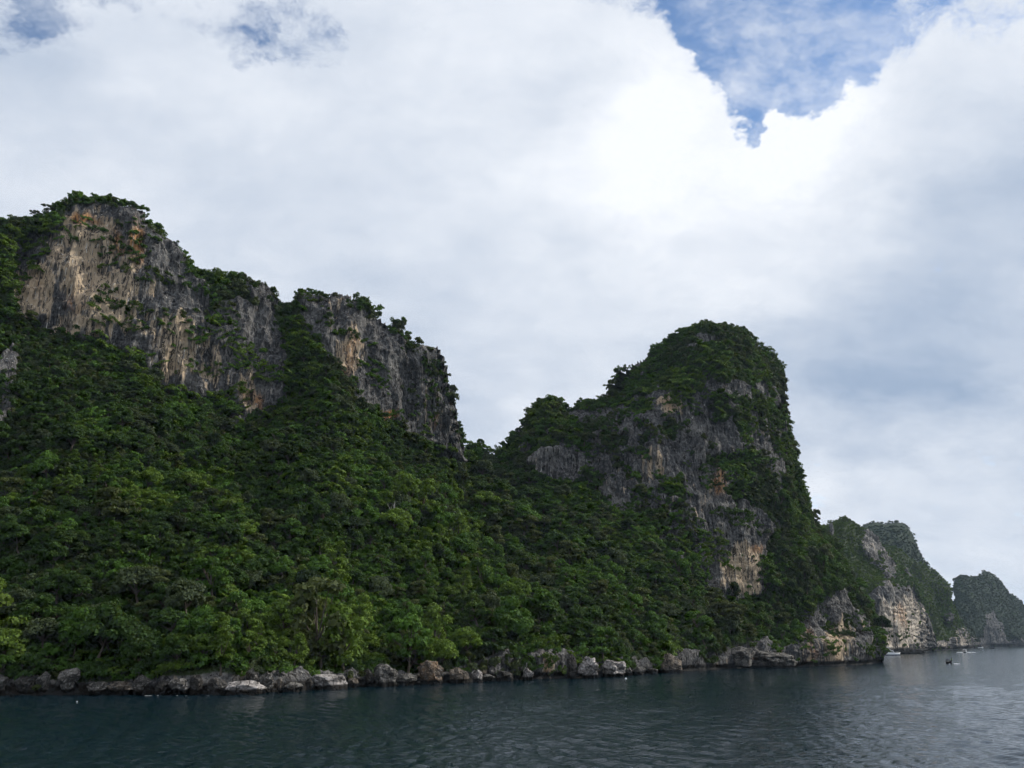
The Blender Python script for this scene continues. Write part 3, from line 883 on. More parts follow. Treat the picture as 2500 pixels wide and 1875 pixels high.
def gn_scatter(name, pts, rots, scl, kinds, sources, label, cat):
    """one object that carries an uncountable mass of plants: points with geometry-node copies"""
    me = bpy.data.meshes.new(name)
    me.vertices.add(len(pts))
    me.vertices.foreach_set('co', np.asarray(pts, np.float32).ravel())
    a = me.attributes.new('rot', 'FLOAT_VECTOR', 'POINT'); a.data.foreach_set('vector', np.asarray(rots, np.float32).ravel())
    a = me.attributes.new('scl', 'FLOAT_VECTOR', 'POINT'); a.data.foreach_set('vector', np.asarray(scl, np.float32).ravel())
    a = me.attributes.new('sort', 'INT', 'POINT'); a.data.foreach_set('value', np.asarray(kinds, np.int32))
    o = obj(name, me)
    ng = bpy.data.node_groups.new(name, 'GeometryNodeTree')
    ng.interface.new_socket('Geometry', in_out='INPUT', socket_type='NodeSocketGeometry')
    ng.interface.new_socket('Geometry', in_out='OUTPUT', socket_type='NodeSocketGeometry')
    gi = ng.nodes.new('NodeGroupInput'); go = ng.nodes.new('NodeGroupOutput')
    jn = ng.nodes.new('GeometryNodeJoinGeometry')

    def named(nm, dt):
        nd = ng.nodes.new('GeometryNodeInputNamedAttribute'); nd.data_type = dt
        nd.inputs['Name'].default_value = nm
        return nd.outputs['Attribute']
    rot = ng.nodes.new('FunctionNodeEulerToRotation'); ng.links.new(named('rot', 'FLOAT_VECTOR'), rot.inputs[0])
    sc = named('scl', 'FLOAT_VECTOR'); kd = named('sort', 'INT')
    for k, src in enumerate(sources):
        if not np.any(np.asarray(kinds) == k): continue
        cmp_ = ng.nodes.new('FunctionNodeCompare'); cmp_.data_type = 'INT'; cmp_.operation = 'EQUAL'
        ng.links.new(kd, cmp_.inputs[2]); cmp_.inputs[3].default_value = k
        if isinstance(src, tuple):
            gj = ng.nodes.new('GeometryNodeJoinGeometry')
            for s_ in src:
                oi = ng.nodes.new('GeometryNodeObjectInfo'); oi.inputs['Object'].default_value = s_
                ng.links.new(oi.outputs['Geometry'], gj.inputs[0])
            g_out = gj.outputs[0]
        else:
            oi = ng.nodes.new('GeometryNodeObjectInfo'); oi.inputs['Object'].default_value = src
            g_out = oi.outputs['Geometry']
        ip = ng.nodes.new('GeometryNodeInstanceOnPoints')
        ng.links.new(gi.outputs[0], ip.inputs['Points']); ng.links.new(cmp_.outputs[0], ip.inputs['Selection'])
        ng.links.new(g_out, ip.inputs['Instance']); ng.links.new(rot.outputs[0], ip.inputs['Rotation']); ng.links.new(sc, ip.inputs['Scale'])
        ng.links.new(ip.outputs[0], jn.inputs[0])
    ng.links.new(jn.outputs[0], go.inputs[0])
    md = o.modifiers.new('scatter', 'NODES'); md.node_group = ng
    tag(o, label, cat, kind='stuff')
    return o


def lean(N, rs, amt):
    """upright plants that lean out from the slope a little"""
    n = len(N)
    tx = np.clip(-N[:, 1] * amt, -0.6, 0.6) + rs.normal(0, 0.08, n)
    ty = np.clip(N[:, 0] * amt, -0.6, 0.6) + rs.normal(0, 0.08, n)
    return np.stack([tx, ty, rs.uniform(0, 6.28, n)], 1)


rs = np.random.default_rng(21)
inframe = (near['px'] > -70).astype(float)
veg = np.clip(1 - near['rock'] * 1.25, 0, 1)
dome = np.clip((near['px'] - 1250) / 150, 0, 1)
# patches of shrubs and small trees on ledges of the rock faces
Pn = near['P']
led = fbm(Pn[..., 0] / 11, Pn[..., 1] / 11, Pn[..., 2] / 7, 500, 3)
ledge_w = near['rock'] * np.clip((led - 0.52) * 9, 0, 1) * np.where((near['px'] > 1900) & (near['py'] > 1440), 0.10, np.where(near['px'] > 1230, 0.7, np.where((near['px'] < 460) & (near['py'] > 560), 0.06, 0.14)))
big_w = np.interp(near['py'], [700, 1000, 1600], [0.6, 0.85, 1.0])


def tree_r(px, py):
    return np.interp(py, [650, 1000, 1650], [2.7, 3.0, 3.6]) if px < 1250 else np.interp(py, [800, 1300, 1650], [2.2, 2.5, 3.4])


carpet = np.zeros_like(veg)
for cx_, cy_, sx_, sy_ in ((430, 1180, 190, 100), (230, 1060, 90, 50), (1420, 1402, 70, 28), (880, 1120, 40, 60), (1150, 1300, 45, 60), (620, 1480, 90, 45), (330, 1420, 90, 50), (1540, 1350, 60, 40), (790, 1330, 60, 60), (80, 1250, 80, 60)):
    carpet = np.maximum(carpet, np.exp(-((near['px'] - cx_) / sx_) ** 2 - ((near['py'] - cy_) / sy_) ** 2))
cn = fbm(Pn[..., 0] / 9, Pn[..., 1] / 9, Pn[..., 2] / 9, 520, 3)
carpet = np.clip((carpet + (cn - 0.5) * 1.4 - 0.35) * 4, 0, 1)
tP, tN, tpx, tpy, _ = sample(near, 30000, veg * inframe * big_w * (1 - 0.9 * carpet), tree_r, rs)
nT = len(tP)
patch = fbm(tP[:, 0] / 26, tP[:, 1] / 26, tP[:, 2] / 26, 700, 3)
tscale = np.clip(rs.lognormal(-0.22, 0.40, nT), 0.4, 2.0) * np.interp(tpy, [500, 800, 1200, 1650], [0.36, 0.50, 0.80, 1.0])
tscale *= np.where(tpx > 1300, np.interp(tpy, [780, 1250, 1500], [0.62, 0.75, 1.0]), 1.0)
lowleft = np.clip((tpy - 1000) / 300, 0, 1) * np.clip((1300 - tpx) / 300, 0, 1)
sky_gap = tpy - np.interp(tpx, [p[0] for p in RIDGE], [p[1] for p in RIDGE])
tscale *= np.interp(sky_gap, [0, 60], [0.62, 1.0]) * np.where((tpx < 1130) & (sky_gap < 45), 0.72, 1.0)
u_ = np.clip((patch - 0.5) * 2.6 + 0.5 + rs.normal(0, 0.22, nT), 0, 0.999)
order = np.array([1, 5, 6, 3, 0, 4, 7, 2])
tkind_ = order[np.clip((np.clip(u_ * (0.68 + 0.46 * lowleft), 0, .999) * 8).astype(int), 0, 7)]
tkind = np.where(rs.uniform(size=nT) < 0.035, 8, tkind_)
trot = lean(tN, rs, 0.35)
print('trees on the near island', nT)

# the trees that show largest become things of their own
show = tscale / tP[:, 1] * np.where(tpx > 2160, 0, 1) * np.where((tpx > -20) & (tpx < 2140), 1, 0)
isl = np.argsort(-show)[:290]


def make_tree(name, crown_me, trunk_me, loc, rot, scl, label, cat='tree', group=None):
    e = empty(name, loc)
    e.rotation_euler = rot
    e.scale = (scl,) * 3 if np.isscalar(scl) else scl
    obj('trunk', trunk_me, e)
    obj('crown', crown_me, e)
    return tag(e, label, cat, group)


XZ = ((130, 'the left edge of the shore'), (250, 'the tall rounded shore boulder'), (430, 'the foam line'), (560, 'the round dark boulder'), (690, 'the big pale boulder'), (860, 'the white cracked boulder'),
      (1000, 'the undercut grey rock'), (1150, 'the orange-stained rock'), (1280, 'the egg-shaped white rock'), (1420, 'the streaked shore cliff'), (1560, 'the horned white rock'),
      (1720, 'the wedge-shaped rock'), (9999, 'the long rock shelf'))


def zone(px, py):
    where = next(wd for lim, wd in XZ if px < lim)
    return ('just above ' if py > 1580 else 'some way above ' if py > 1470 else 'high above ') + where


ORD = ['first', 'second', 'third', 'fourth', 'fifth', 'sixth', 'seventh', 'eighth', 'ninth', 'tenth', 'eleventh', 'twelfth', 'thirteenth', 'fourteenth', 'fifteenth', 'sixteenth', 'seventeenth', 'eighteenth']
LAB = {}
for i in isl:
    LAB.setdefault(f'{SPECIES[int(tkind[i])][2]} tree {zone(tpx[i], tpy[i])}', []).append(i)
TREE_LABEL = {}
for lab, members in LAB.items():
    members.sort(key=lambda j: tpx[j])
    n = len(members)
    for r, j in enumerate(members):
        if n == 1: TREE_LABEL[j] = lab
        elif r == 0: TREE_LABEL[j] = lab + ', leftmost'
        elif r == n - 1: TREE_LABEL[j] = lab + ', rightmost'
        elif n == 3: TREE_LABEL[j] = lab + ', middle one'
        else: TREE_LABEL[j] = lab + f', {ORD[min(r, 17)]} from left'


SRC_TREE = {}
chosen = np.zeros(nT, bool)
for i in isl:
    k = int(tkind[i])
    chosen[i] = True
    lab = TREE_LABEL[i]
    sx = float(tscale[i]); stretch = (sx * rs.uniform(.9, 1.15), sx * rs.uniform(.9, 1.15), sx * rs.uniform(.85, 1.1))
    e = make_tree('forest_tree', SP_CROWN[k], SP_TRUNK[k], tuple(tP[i] - np.array([0, 0, 0.3])), tuple(trot[i]), stretch, lab, 'tree', 'forest trees on the lower slope')
    SRC_TREE.setdefault(k, (e.children[0], e.children[1]) if e.children else None)
for k in range(len(SPECIES)):
    if SRC_TREE.get(k) is None:
        for o in COL.objects:
            if o.parent and o.parent.name.startswith('forest_tree') and o.name.startswith('crown') and o.data == SP_CROWN[k]:
                tr_ = [c for c in COL.objects if c.parent == o.parent and c != o][0]
                SRC_TREE[k] = (tr_, o)
                break
sources = []
avail = [k for k in range(len(SPECIES)) if SRC_TREE.get(k)]
for k in range(len(SPECIES)):
    sources.append(SRC_TREE[k] if SRC_TREE.get(k) else SRC_TREE[avail[k % len(avail)]])
rest = ~chosen
gn_scatter('forest', tP[rest] - [0, 0, 0.3], trot[rest], np.stack([tscale[rest] * rs.uniform(.85, 1.2, rest.sum()), tscale[rest] * rs.uniform(.85, 1.2, rest.sum()), tscale[rest] * rs.uniform(.8, 1.1, rest.sum())], 1),
           tkind[rest], sources, 'dense mixed green forest covering the steep island slopes', 'forest')

# shrubs: a few stand singly on the bare cliff, the rest is undergrowth
SH_OBJ = []
lP, lN, lpx, lpy, _ = sample(near, 9000, ledge_w * inframe, lambda a, b: 1.7, rs, 2.0)
skyP = near['top']; skx = near['px'][-1]
# single shrubs that stand out on the left cliffs
cand = [i for i in range(len(lP)) if lpx[i] < 1130 and lpx[i] > 10]
cand = sorted(cand[:8], key=lambda i: lpx[i])
for j, i in enumerate(cand):
    k = j % len(SHRUB)
    o = obj('cliff_shrub', SHRUB[k])
    o.location = tuple(lP[i]); o.scale = (0.9,) * 3; o.rotation_euler = (0, 0, rs.uniform(0, 6))
    place = 'leftmost' if j == 0 else 'rightmost' if j == 7 else f'{ORD[j]} from left'
    tag(o, f'small green shrub rooted in the bare rock of the left cliffs, {place}', 'shrub', 'shrubs clinging to the bare left cliffs')
    if k == len(SH_OBJ): SH_OBJ.append(o)
uP, uN, upx, upy, uidx = sample(near, 34000, veg * inframe * (1 + carpet), lambda a, b: 1.9, rs, 2.0)
mask_l = np.ones(len(lP), bool); mask_l[cand] = False
allP = np.concatenate([uP, lP[mask_l]]); allN = np.concatenate([uN, lN[mask_l]])
nS = len(allP)
print('undergrowth', nS, 'ledge', len(lP))
pch = fbm(allP[:, 0] / 20, allP[:, 1] / 20, allP[:, 2] / 20, 900, 3)
kk = np.where(pch > 0.56, np.where(rs.uniform(size=nS) < .6, 3, 2), np.where(pch > 0.46, np.where(rs.uniform(size=nS) < .5, 0, 2), np.where(rs.uniform(size=nS) < .5, 1, np.where(rs.uniform(size=nS) < .5, 4, 5))))
inc = np.zeros(nS); inc[:len(uP)] = carpet.ravel()[uidx]
kk = np.where(inc > 0.5, np.where(rs.uniform(size=nS) < .55, 2, np.where(rs.uniform(size=nS) < .6, 3, 0)), kk)
ssc = rs.uniform(0.8, 1.6, nS)
ssc[len(uP):] *= 0.72
gn_scatter('undergrowth', allP, lean(allN, rs, 0.75), np.stack([ssc, ssc, ssc * rs.uniform(.7, 1.1, nS)], 1), kk, SH_OBJ, 'low bushes and creepers between the forest trees and on rock ledges', 'undergrowth')

# woods on the headlands behind
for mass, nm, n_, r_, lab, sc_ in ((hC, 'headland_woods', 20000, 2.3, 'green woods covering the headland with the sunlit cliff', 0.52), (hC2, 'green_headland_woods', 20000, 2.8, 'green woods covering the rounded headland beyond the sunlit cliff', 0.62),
                                   (hD, 'dark_peak_woods', 14000, 4.2, 'woods coloured dark for shade, covering the peak behind the green headlands', 0.85), (hE, 'far_island_woods', 20000, 4.4, 'woods coloured dark for cloud shade, covering the far humped island', 0.85)):
    lw = fbm(mass['P'][..., 0] / 25, mass['P'][..., 1] / 25, mass['P'][..., 2] / 14, 600, 3)
    wv = np.clip(1 - mass['rock'] * 1.2, 0, 1) + mass['rock'] * 0.10 * np.clip((lw - 0.60) * 8, 0, 1)
    P_, N_, a_, b_, _ = sample(mass, n_, wv, lambda a, b, r_=r_: r_, rs, 6.0)
    n = len(P_)
    print(nm, n)
    s_ = rs.uniform(0.6, 1.15, n) * sc_
    order2 = {'headland_woods': np.array([0, 4, 7, 2, 7, 2, 7, 2]), 'green_headland_woods': np.array([0, 4, 0, 7, 2, 7, 7, 2])}.get(nm, np.array([8, 8, 8, 8, 8, 8, 1, 8]))  # yellow-green mix paints sunlight on the headlands, blackish mix paints shade farther off
    pc = fbm(P_[:, 0] / 60, P_[:, 1] / 60, P_[:, 2] / 60, 650, 3)
    k_ = order2[np.clip(((pc - 0.5) * 2.2 + 0.5 + rs.normal(0, .2, n)) * 8, 0, 7).astype(int)]
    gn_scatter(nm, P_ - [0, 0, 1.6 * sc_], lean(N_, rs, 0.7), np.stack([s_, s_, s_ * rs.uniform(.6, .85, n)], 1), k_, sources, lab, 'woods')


# ------------------------------------------------------------------ single trees that stand out
def on_near(px, py):
    d = (near['px'] - px) ** 2 + (near['py'] - py) ** 2
    i = np.unravel_index(np.argmin(d), d.shape)
    return near['P'][i].copy()


def special(name, px, py, shape, leaf, height_px, label, seed, cat='tree', dead=False, dz=-0.4):
    p = on_near(px, py)
    H = height_px * mpp(px, py, p[1]) * (0.68 if name == 'skyline_tree' else 1.0)
    e = empty(name, (p[0], p[1], p[2] + dz), 0.0)
    if dead:
        r_ = np.random.default_rng(seed)
        paths = [tube([(0, 0, -0.5), (0.1, 0, H * .3), (-0.1, 0, H * .65), (0.15, 0, H)], [H * .022, H * .018, H * .012, H * .004])]
        br = []
        for k in range(9):
            z0 = H * r_.uniform(.35, .85); an = r_.uniform(0, 6.28); ln = (H - z0) * r_.uniform(.5, .9)
            dx, dy = math.cos(an) * ln * .5, math.sin(an) * ln * .5
            br.append(tube([(0, 0, z0), (dx * .5, dy * .5, z0 + ln * .5), (dx, dy, z0 + ln)], [H * .010, H * .006, H * .002], 4))
            br.append(tube([(dx * .5, dy * .5, z0 + ln * .5), (dx * .3, dy * .9, z0 + ln * .85)], [H * .006, H * .002], 4))
        obj('trunk', np_mesh('dead_trunk', *join_geo(paths), M_DEAD, smooth=True), e)
        obj('branches', np_mesh('dead_branches', *join_geo(br), M_DEAD, smooth=True), e)
    else:
        L = lobe_set(shape, seed)
        hz = max(l[0][2] + l[1] * l[2] for l in L)
        e.scale = (H / hz,) * 3
        obj('trunk', trunk_mesh('tree_trunk', L, 0.2, M_BARK, seed), e)
        obj('crown', crown_mesh('tree_crown', LEAF[leaf], seed + 1, L, 60 if shape != 'umbrella' else 85, 0.55), e)
    return tag(e, label, cat)


special('bare_tree', 962, 1300, None, 0, 82, 'pale dead tree with a bare straight trunk rising from mid slope', 1, dead=True)
special('bare_tree', 972, 1296, None, 0, 46, 'shorter pale dead tree leaning beside the taller bare trunk', 2, dead=True).rotation_euler = (0, 0.42, 0.3)
special('bare_tree', 30, 566, None, 0, 34, 'leafless grey tree on the skyline at the far left', 3, dead=True)
special('bare_tree', 1815, 1085, None, 0, 30, 'leafless pale tree on a ledge of the domed headland', 4, dead=True)
special('umbrella_tree', 116, 545, 'umbrella', 4, 44, 'pale umbrella-shaped tree on the skyline left of the highest peak', 11)
special('umbrella_tree', 88, 553, 'umbrella', 4, 34, 'lower umbrella-crowned tree left of the pale skyline tree', 12)
special('skyline_tree', 5, 575, 'broad', 1, 52, 'dark leafy tree cut by the left edge on the skyline', 13)
special('skyline_tree', 148, 525, 'broad', 0, 40, 'green leafy tree on the skyline just left of the highest peak', 14)
special('skyline_tree', 205, 500, 'broad', 0, 24, 'low green tree on the left side of the highest summit', 15)
special('skyline_tree', 278, 496, 'layered', 3, 30, 'olive spreading tree on top of the highest summit', 16)
special('skyline_tree', 318, 520, 'broad', 1, 34, 'dark bushy tree just right of the highest summit', 17)
special('skyline_tree', 510, 672, 'broad', 0, 30, 'green tree on the skyline ridge right of the big tan cliff', 18)
special('skyline_tree', 560, 680, 'broad', 0, 26, 'second green tree on the skyline ridge right of the tan cliff', 19)
special('skyline_tree', 734, 735, 'tall', 6 - 2, 40, 'wispy tree at the left end of the second cliff top', 20)
special('skyline_tree', 818, 732, 'broad', 3, 22, 'small olive tree in the middle of the second cliff top', 21)
special('skyline_tree', 960, 815, 'shrub', 0, 18, 'small bush on the narrow pinnacle left of the last pillar', 22)
special('skyline_tree', 1050, 855, 'shrub', 3, 16, 'flat olive bush capping the last rock pillar', 23)
special('skyline_tree', 1124, 1075, 'tall', 1, 62, 'dark slim tree against the sky beside the last pillar', 24)
special('skyline_tree', 1158, 1120, 'broad', 2, 70, 'bright green tree standing in the saddle between the peaks', 25)
special('skyline_tree', 1222, 1118, 'layered', 0, 50, 'green spreading tree on the right side of the saddle', 26)
special('skyline_tree', 1322, 1000, 'umbrella', 4, 34, 'umbrella tree on the small knob left of the domed headland', 27)
special('skyline_tree', 1430, 1006, 'umbrella', 0, 30, 'flat-topped tree on the low ridge between knob and dome', 28)
special('skyline_tree', 1994, 1285, 'tall', 1, 52, 'small dark tree leaning out from the right flank of the dome', 29)
special('shore_tree', 795, 1625, 'tall', 7 - 4, 250, 'very tall olive-leaved tree above the white cracked boulder', 30)
special('shore_tree', 1480, 1622, 'layered', 0, 95, 'bright green spreading tree above the two jagged white rocks', 31)
special('shore_tree', 1625, 1610, 'broad', 2, 60, 'light green tree growing on top of the wedge-shaped shore rock', 32)
special('shore_tree', 1000, 1640, 'tall', 0, 150, 'green leafy tree overhanging the orange-stained undercut rock', 33)


# ------------------------------------------------------------------ boulders along the shore
def ico(sub):
    import bmesh
    bm = bmesh.new()
    bmesh.ops.create_icosphere(bm, subdivisions=sub, radius=1.0)
    v = np.array([x.co[:] for x in bm.verts]); f = np.array([[q.index for q in fc.verts] for fc in bm.faces])
    bm.free()
    return v, f


ICO_V, ICO_F = ico(5)


def boulder(name, px, py, wpx, hpx, mat, label, seed, jag=0.25, set_back=0.0, facets=13, tilt=0.0, cat='boulder'):
    """px,py: centre in the photo; wpx,hpx: its size there; it stands where its foot meets the shore"""
    foot = py + hpx * 0.5
    ywl = float(np.interp(px, [p[0] for p in WATER], [p[1] for p in WATER]))
    Y = float(water_Y(px, ywl + 2.0)) + set_back
    s = mpp(px, py, Y)
    wm, hm = wpx * s * 0.62, hpx * s * 0.54
    Y += 2.2
    c = unproj(px, py, Y)
    r_ = np.random.default_rng(seed)
    pn = r_.normal(size=(facets, 3)); pn /= np.linalg.norm(pn, axis=1, keepdims=True)
    h = r_.uniform(0.66, 0.98, facets)
    dt = ICO_V @ pn.T
    rad = np.min(np.where(dt > 0.05, h / np.maximum(dt, 0.05), 9.0), axis=1)
    rad = np.minimum(rad, 1.12)
    rad = 0.9 * rad + 0.1
    x, y, z = ICO_V.T
    o_ = seed * 3.7
    rad *= 1 + 1.5 * jag * (ridged(x * 1.3 + o_, y * 1.3, z * 1.3, seed, 4) - 0.6) + jag * 0.55 * (fbm(x * 5 + o_, y * 5, z * 5, seed + 3, 3) - 0.5)
    V = ICO_V * rad[:, None]
    V /= np.abs(V[:, [0, 2]]).max(0).mean()
    low = np.clip(-ICO_V[:, 2], 0, 1)
    V[:, :2] *= (1 / np.maximum(np.sqrt(1 - low ** 2), 0.62) * (1 - 0.22 * low))[:, None]
    V = V * np.array([wm * 0.96, wm * 0.85, hm * 1.06])
    V[:, 2] = np.where(V[:, 2] < -hm * 0.6, V[:, 2] * 1.6, V[:, 2])
    if tilt:
        ct, st = math.cos(tilt), math.sin(tilt)
        V = V @ np.array([[ct, 0, st], [0, 1, 0], [-st, 0, ct]]).T
    base = np.array([c[0], c[1] + wm * 0.3, 0.0])
    V = V + np.array([0, 0, c[2]])
    me = np_mesh(name, V, None, mat, smooth=True, tris=ICO_F)
    o = obj(name, me)
    o.location = tuple(base)
    return tag(o, label, cat, 'boulders along the shoreline')


BOULDERS = [
    (2, 1668, 26, 40, M_B_GREY, 'grey boulder cut by the left edge of the picture', .2, 2),
    (62, 1664, 44, 34, M_B_DARK, 'dark boulder at the left end of the shore', .25, 2),
    (104, 1660, 30, 34, M_B_GREY, 'leaning grey slab left of the tall rounded shore boulder', .3, 2),
    (163, 1655, 46, 46, M_B_GREY, 'tall rounded grey boulder with a smooth dome top at far left', .12, 2),
    (240, 1676, 50, 24, M_B_GREY, 'crumbly grey ledge right of the tall rounded boulder', .5, 1),
    (292, 1680, 66, 28, M_B_TAN, 'low pale crumbly ledge right above the foam line', .55, 0),
    (342, 1667, 40, 34, M_B_GREY, 'rough pinkish-grey rock between the crumbly ledge and pale corner rock', .5, 1),
    (396, 1676, 36, 30, M_B_DARK, 'dark rough rock above the white foam', .5, 0),
    (438, 1673, 46, 32, M_B_GREY, 'mottled rock with one bright corner left of the dark boulders', .35, 0),
    (478, 1668, 34, 36, M_B_DARK, 'dark pointed rock between the mottled rock and round dark boulder', .4, 1),
    (545, 1640, 28, 34, M_B_DARK, 'squarish dark boulder perched high under the trees', .2, 7),
    (514, 1654, 46, 30, M_B_DARK, 'black rubble rock below the squarish perched boulder', .5, 4),
    (528, 1674, 48, 34, M_B_DARK, 'round dark boulder touching the big pale boulder on its left', .25, 0),
    (586, 1648, 30, 34, M_B_TAN, 'upright tan slab behind the big pale boulder, left one', .15, 5),
    (613, 1650, 34, 38, M_B_GREY, 'upright sloping slab behind the big pale boulder, right one', .2, 4),
    (590, 1679, 92, 38, M_B_PALE, 'big pale whitish boulder with a low pyramid shape at the waterline', .28, -2),
    (650, 1664, 32, 40, M_B_GREY, 'pointed grey rock just right of the big pale boulder', .4, 1),
    (643, 1684, 18, 14, M_B_GREY, 'small stone at the right foot of the big pale boulder', .3, -1),
    (681, 1668, 12, 22, M_B_TAN, 'narrow upright stone between the pointed grey and flat brown rocks', .2, 0),
    (704, 1658, 36, 30, M_B_DARK, 'dark triangular rock behind the flat brown rock', .35, 3),
    (712, 1677, 48, 20, M_B_GREY, 'flat brownish-grey rock left of the white cracked boulder', .3, -1),
    (752, 1670, 22, 26, M_B_DARK, 'small dark rock against the left of the white cracked boulder', .3, 1),
    (800, 1664, 80, 40, M_B_PALE, 'white cracked boulder shaped like a loaf at the waterline', .2, -2),
    (862, 1666, 26, 24, M_B_TAN, 'small brown boulder right of the white cracked boulder', .3, 0),
    (900, 1656, 30, 40, M_B_DARK, 'dark shaded rock left of the undercut grey rock', .4, 3),
    (935, 1648, 56, 54, M_B_GREY, 'undercut grey rock with a pale overhanging top', .4, -1),
    (990, 1659, 46, 32, M_B_GREY, 'low grey rock with a white band between undercut and orange rocks', .35, -1),
    (1048, 1648, 60, 60, M_B_ORANGE, 'tall rock with an orange stain and buttress foot', .4, -1),
    (1118, 1652, 44, 44, M_B_TAN, 'leaning brown rock left of the egg-shaped white rock', .35, 0),
    (1166, 1650, 26, 34, M_B_PALE, 'egg-shaped white rock standing over the dark notch', .2, -1),
    (1190, 1652, 34, 14, M_B_GREY, 'thin flat slab right of the egg-shaped white rock', .25, 0),
    (1232, 1650, 40, 22, M_B_DARK, 'low dark rock right of the thin flat slab', .4, 0),
    (1288, 1645, 26, 26, M_B_PALE, 'pale knob at the left foot of the streaked shore cliff', .5, -1),
    (1396, 1630, 26, 50, M_B_DARK, 'dark rounded pillar rock left of the jagged white rock', .3, 0),
    (1437, 1630, 46, 52, M_B_PALE, 'jagged white rock with a sharp horn on its right', .75, -2),
    (1497, 1634, 52, 46, M_B_PALE, 'blocky white and grey rock right of the horned white rock', .6, -2),
    (1531, 1641, 22, 26, M_B_GREY, 'small grey rock hugging the right of the blocky white rock', .4, 0),
    (1558, 1638, 34, 24, M_B_GREY, 'low wedge of grey rock under the bright green spreading tree', .35, 0),
    (1592, 1639, 26, 14, M_B_DARK, 'small dark low rock left of the wedge-shaped rock', .3, 1),
    (1636, 1624, 54, 48, M_B_TAN, 'wedge-shaped brown rock with a pale sloping right edge', .3, 0),
    (1812, 1600, 60, 40, M_B_GREY, 'bulging grey rock at the left of the long rock shelf', .4, 4),
    (1885, 1606, 104, 34, M_B_GREY, 'long rounded grey rock shelf left of the orange streaked headland foot', .55, 4),
]
for k, (px, py, w_, h_, mt, lab, jg, sb) in enumerate(BOULDERS):
    boulder('shore_boulder', px, py, w_, h_, mt, lab, 40 + k, jag=jg, set_back=sb)

# dark ledge at the foot of the sunlit cliff
Yl = float(water_Y(2215, 1596.5))
cl = unproj(2207, 1590, Yl)
xs_ = np.linspace(-1, 1, 60); vs_ = np.linspace(0, 1, 16)
XX, VV = np.meshgrid(xs_, vs_)
edge = np.sqrt(np.maximum(1 - np.abs(XX) ** 4, 0))
prof_y = np.where(VV < .5, 0, (VV - .5) * 2) * 26
prof_z = np.where(VV < .5, VV * 2, 1) * 5.6
nz = fbm(XX * 9, VV * 5, 0 * XX, 77, 4) - 0.5
LV = np.stack([cl[0] + XX * 20.0, Yl + prof_y + nz * 3 + (1 - edge) * 6, -0.8 + (prof_z * (0.75 + 0.5 * (fbm(XX * 4, 0 * XX, 0 * XX, 78, 3)))) * edge + nz * 0.6], -1)
LV[0, :, 2] = -3
lg = obj('rock_ledge', np_mesh('rock_ledge', LV.reshape(-1, 3), grid_quads(*LV.shape[:2]), M_B_DARK, smooth=True))
tag(lg, 'low dark flat rock ledge at the foot of the sunlit cliff', 'ledge')

# ------------------------------------------------------------------ boats
M_WHITE = plain('white_gelcoat', (0.78, 0.79, 0.80), 0.3, 0.5, 0.08)
M_BLUE = plain('blue_antifoul', (0.012, 0.016, 0.10), 0.5, 0.4, 0.1)
M_GLASS = plain('tinted_glass', (0.012, 0.018, 0.022), 0.12, 0.6, 0.05)
M_WOOD = plain('dark_boat_wood', (0.035, 0.026, 0.022), 0.6, 0.3, 0.3)
M_BLACK = plain('black_paint', (0.015, 0.015, 0.017), 0.5, 0.4, 0.2)
M_STEEL = plain('steel_rail', (0.5, 0.5, 0.5), 0.35, 0.5, 0.05)
M_CLOTH = plain('dark_cloth', (0.03, 0.03, 0.04), 0.9, 0.1, 0.3)
M_RED = plain('red_trim', (0.35, 0.03, 0.03), 0.5, 0.4, 0.1)
M_SKIN = plain('skin', (0.28, 0.16, 0.10), 0.6, 0.3, 0.1)
M_RIBBON = plain('bow_ribbon', (0.20, 0.32, 0.06), 0.8, 0.2, 0.2)


def boxm(name, x0, x1, y0, y1, z0, z1, mat, parent, tx=0.0, ty=0.0, txf=None):
    """box whose top is drawn in by tx at both ends (txf: at the front only) and ty at the sides, with small chamfers"""
    import bmesh
    bm = bmesh.new()
    f_ = tx if txf is None else txf
    vs = [bm.verts.new(c) for c in ((x0, y0, z0), (x1, y0, z0), (x1, y1, z0), (x0, y1, z0), (x0 + tx, y0 + ty, z1), (x1 - f_, y0 + ty, z1), (x1 - f_, y1 - ty, z1), (x0 + tx, y1 - ty, z1))]
    for f in ((3, 2, 1, 0), (4, 5, 6, 7), (0, 1, 5, 4), (1, 2, 6, 5), (2, 3, 7, 6), (3, 0, 4, 7)):
        bm.faces.new([vs[i] for i in f])
    w_ = min(abs(x1 - x0), abs(y1 - y0), abs(z1 - z0)) * 0.12
    bmesh.ops.bevel(bm, geom=bm.edges[:], offset=w_, segments=2, affect='EDGES')
    me = bpy.data.meshes.new(name); bm.to_mesh(me); bm.free()
    me.materials.append(mat)
    return obj(name, me, parent)


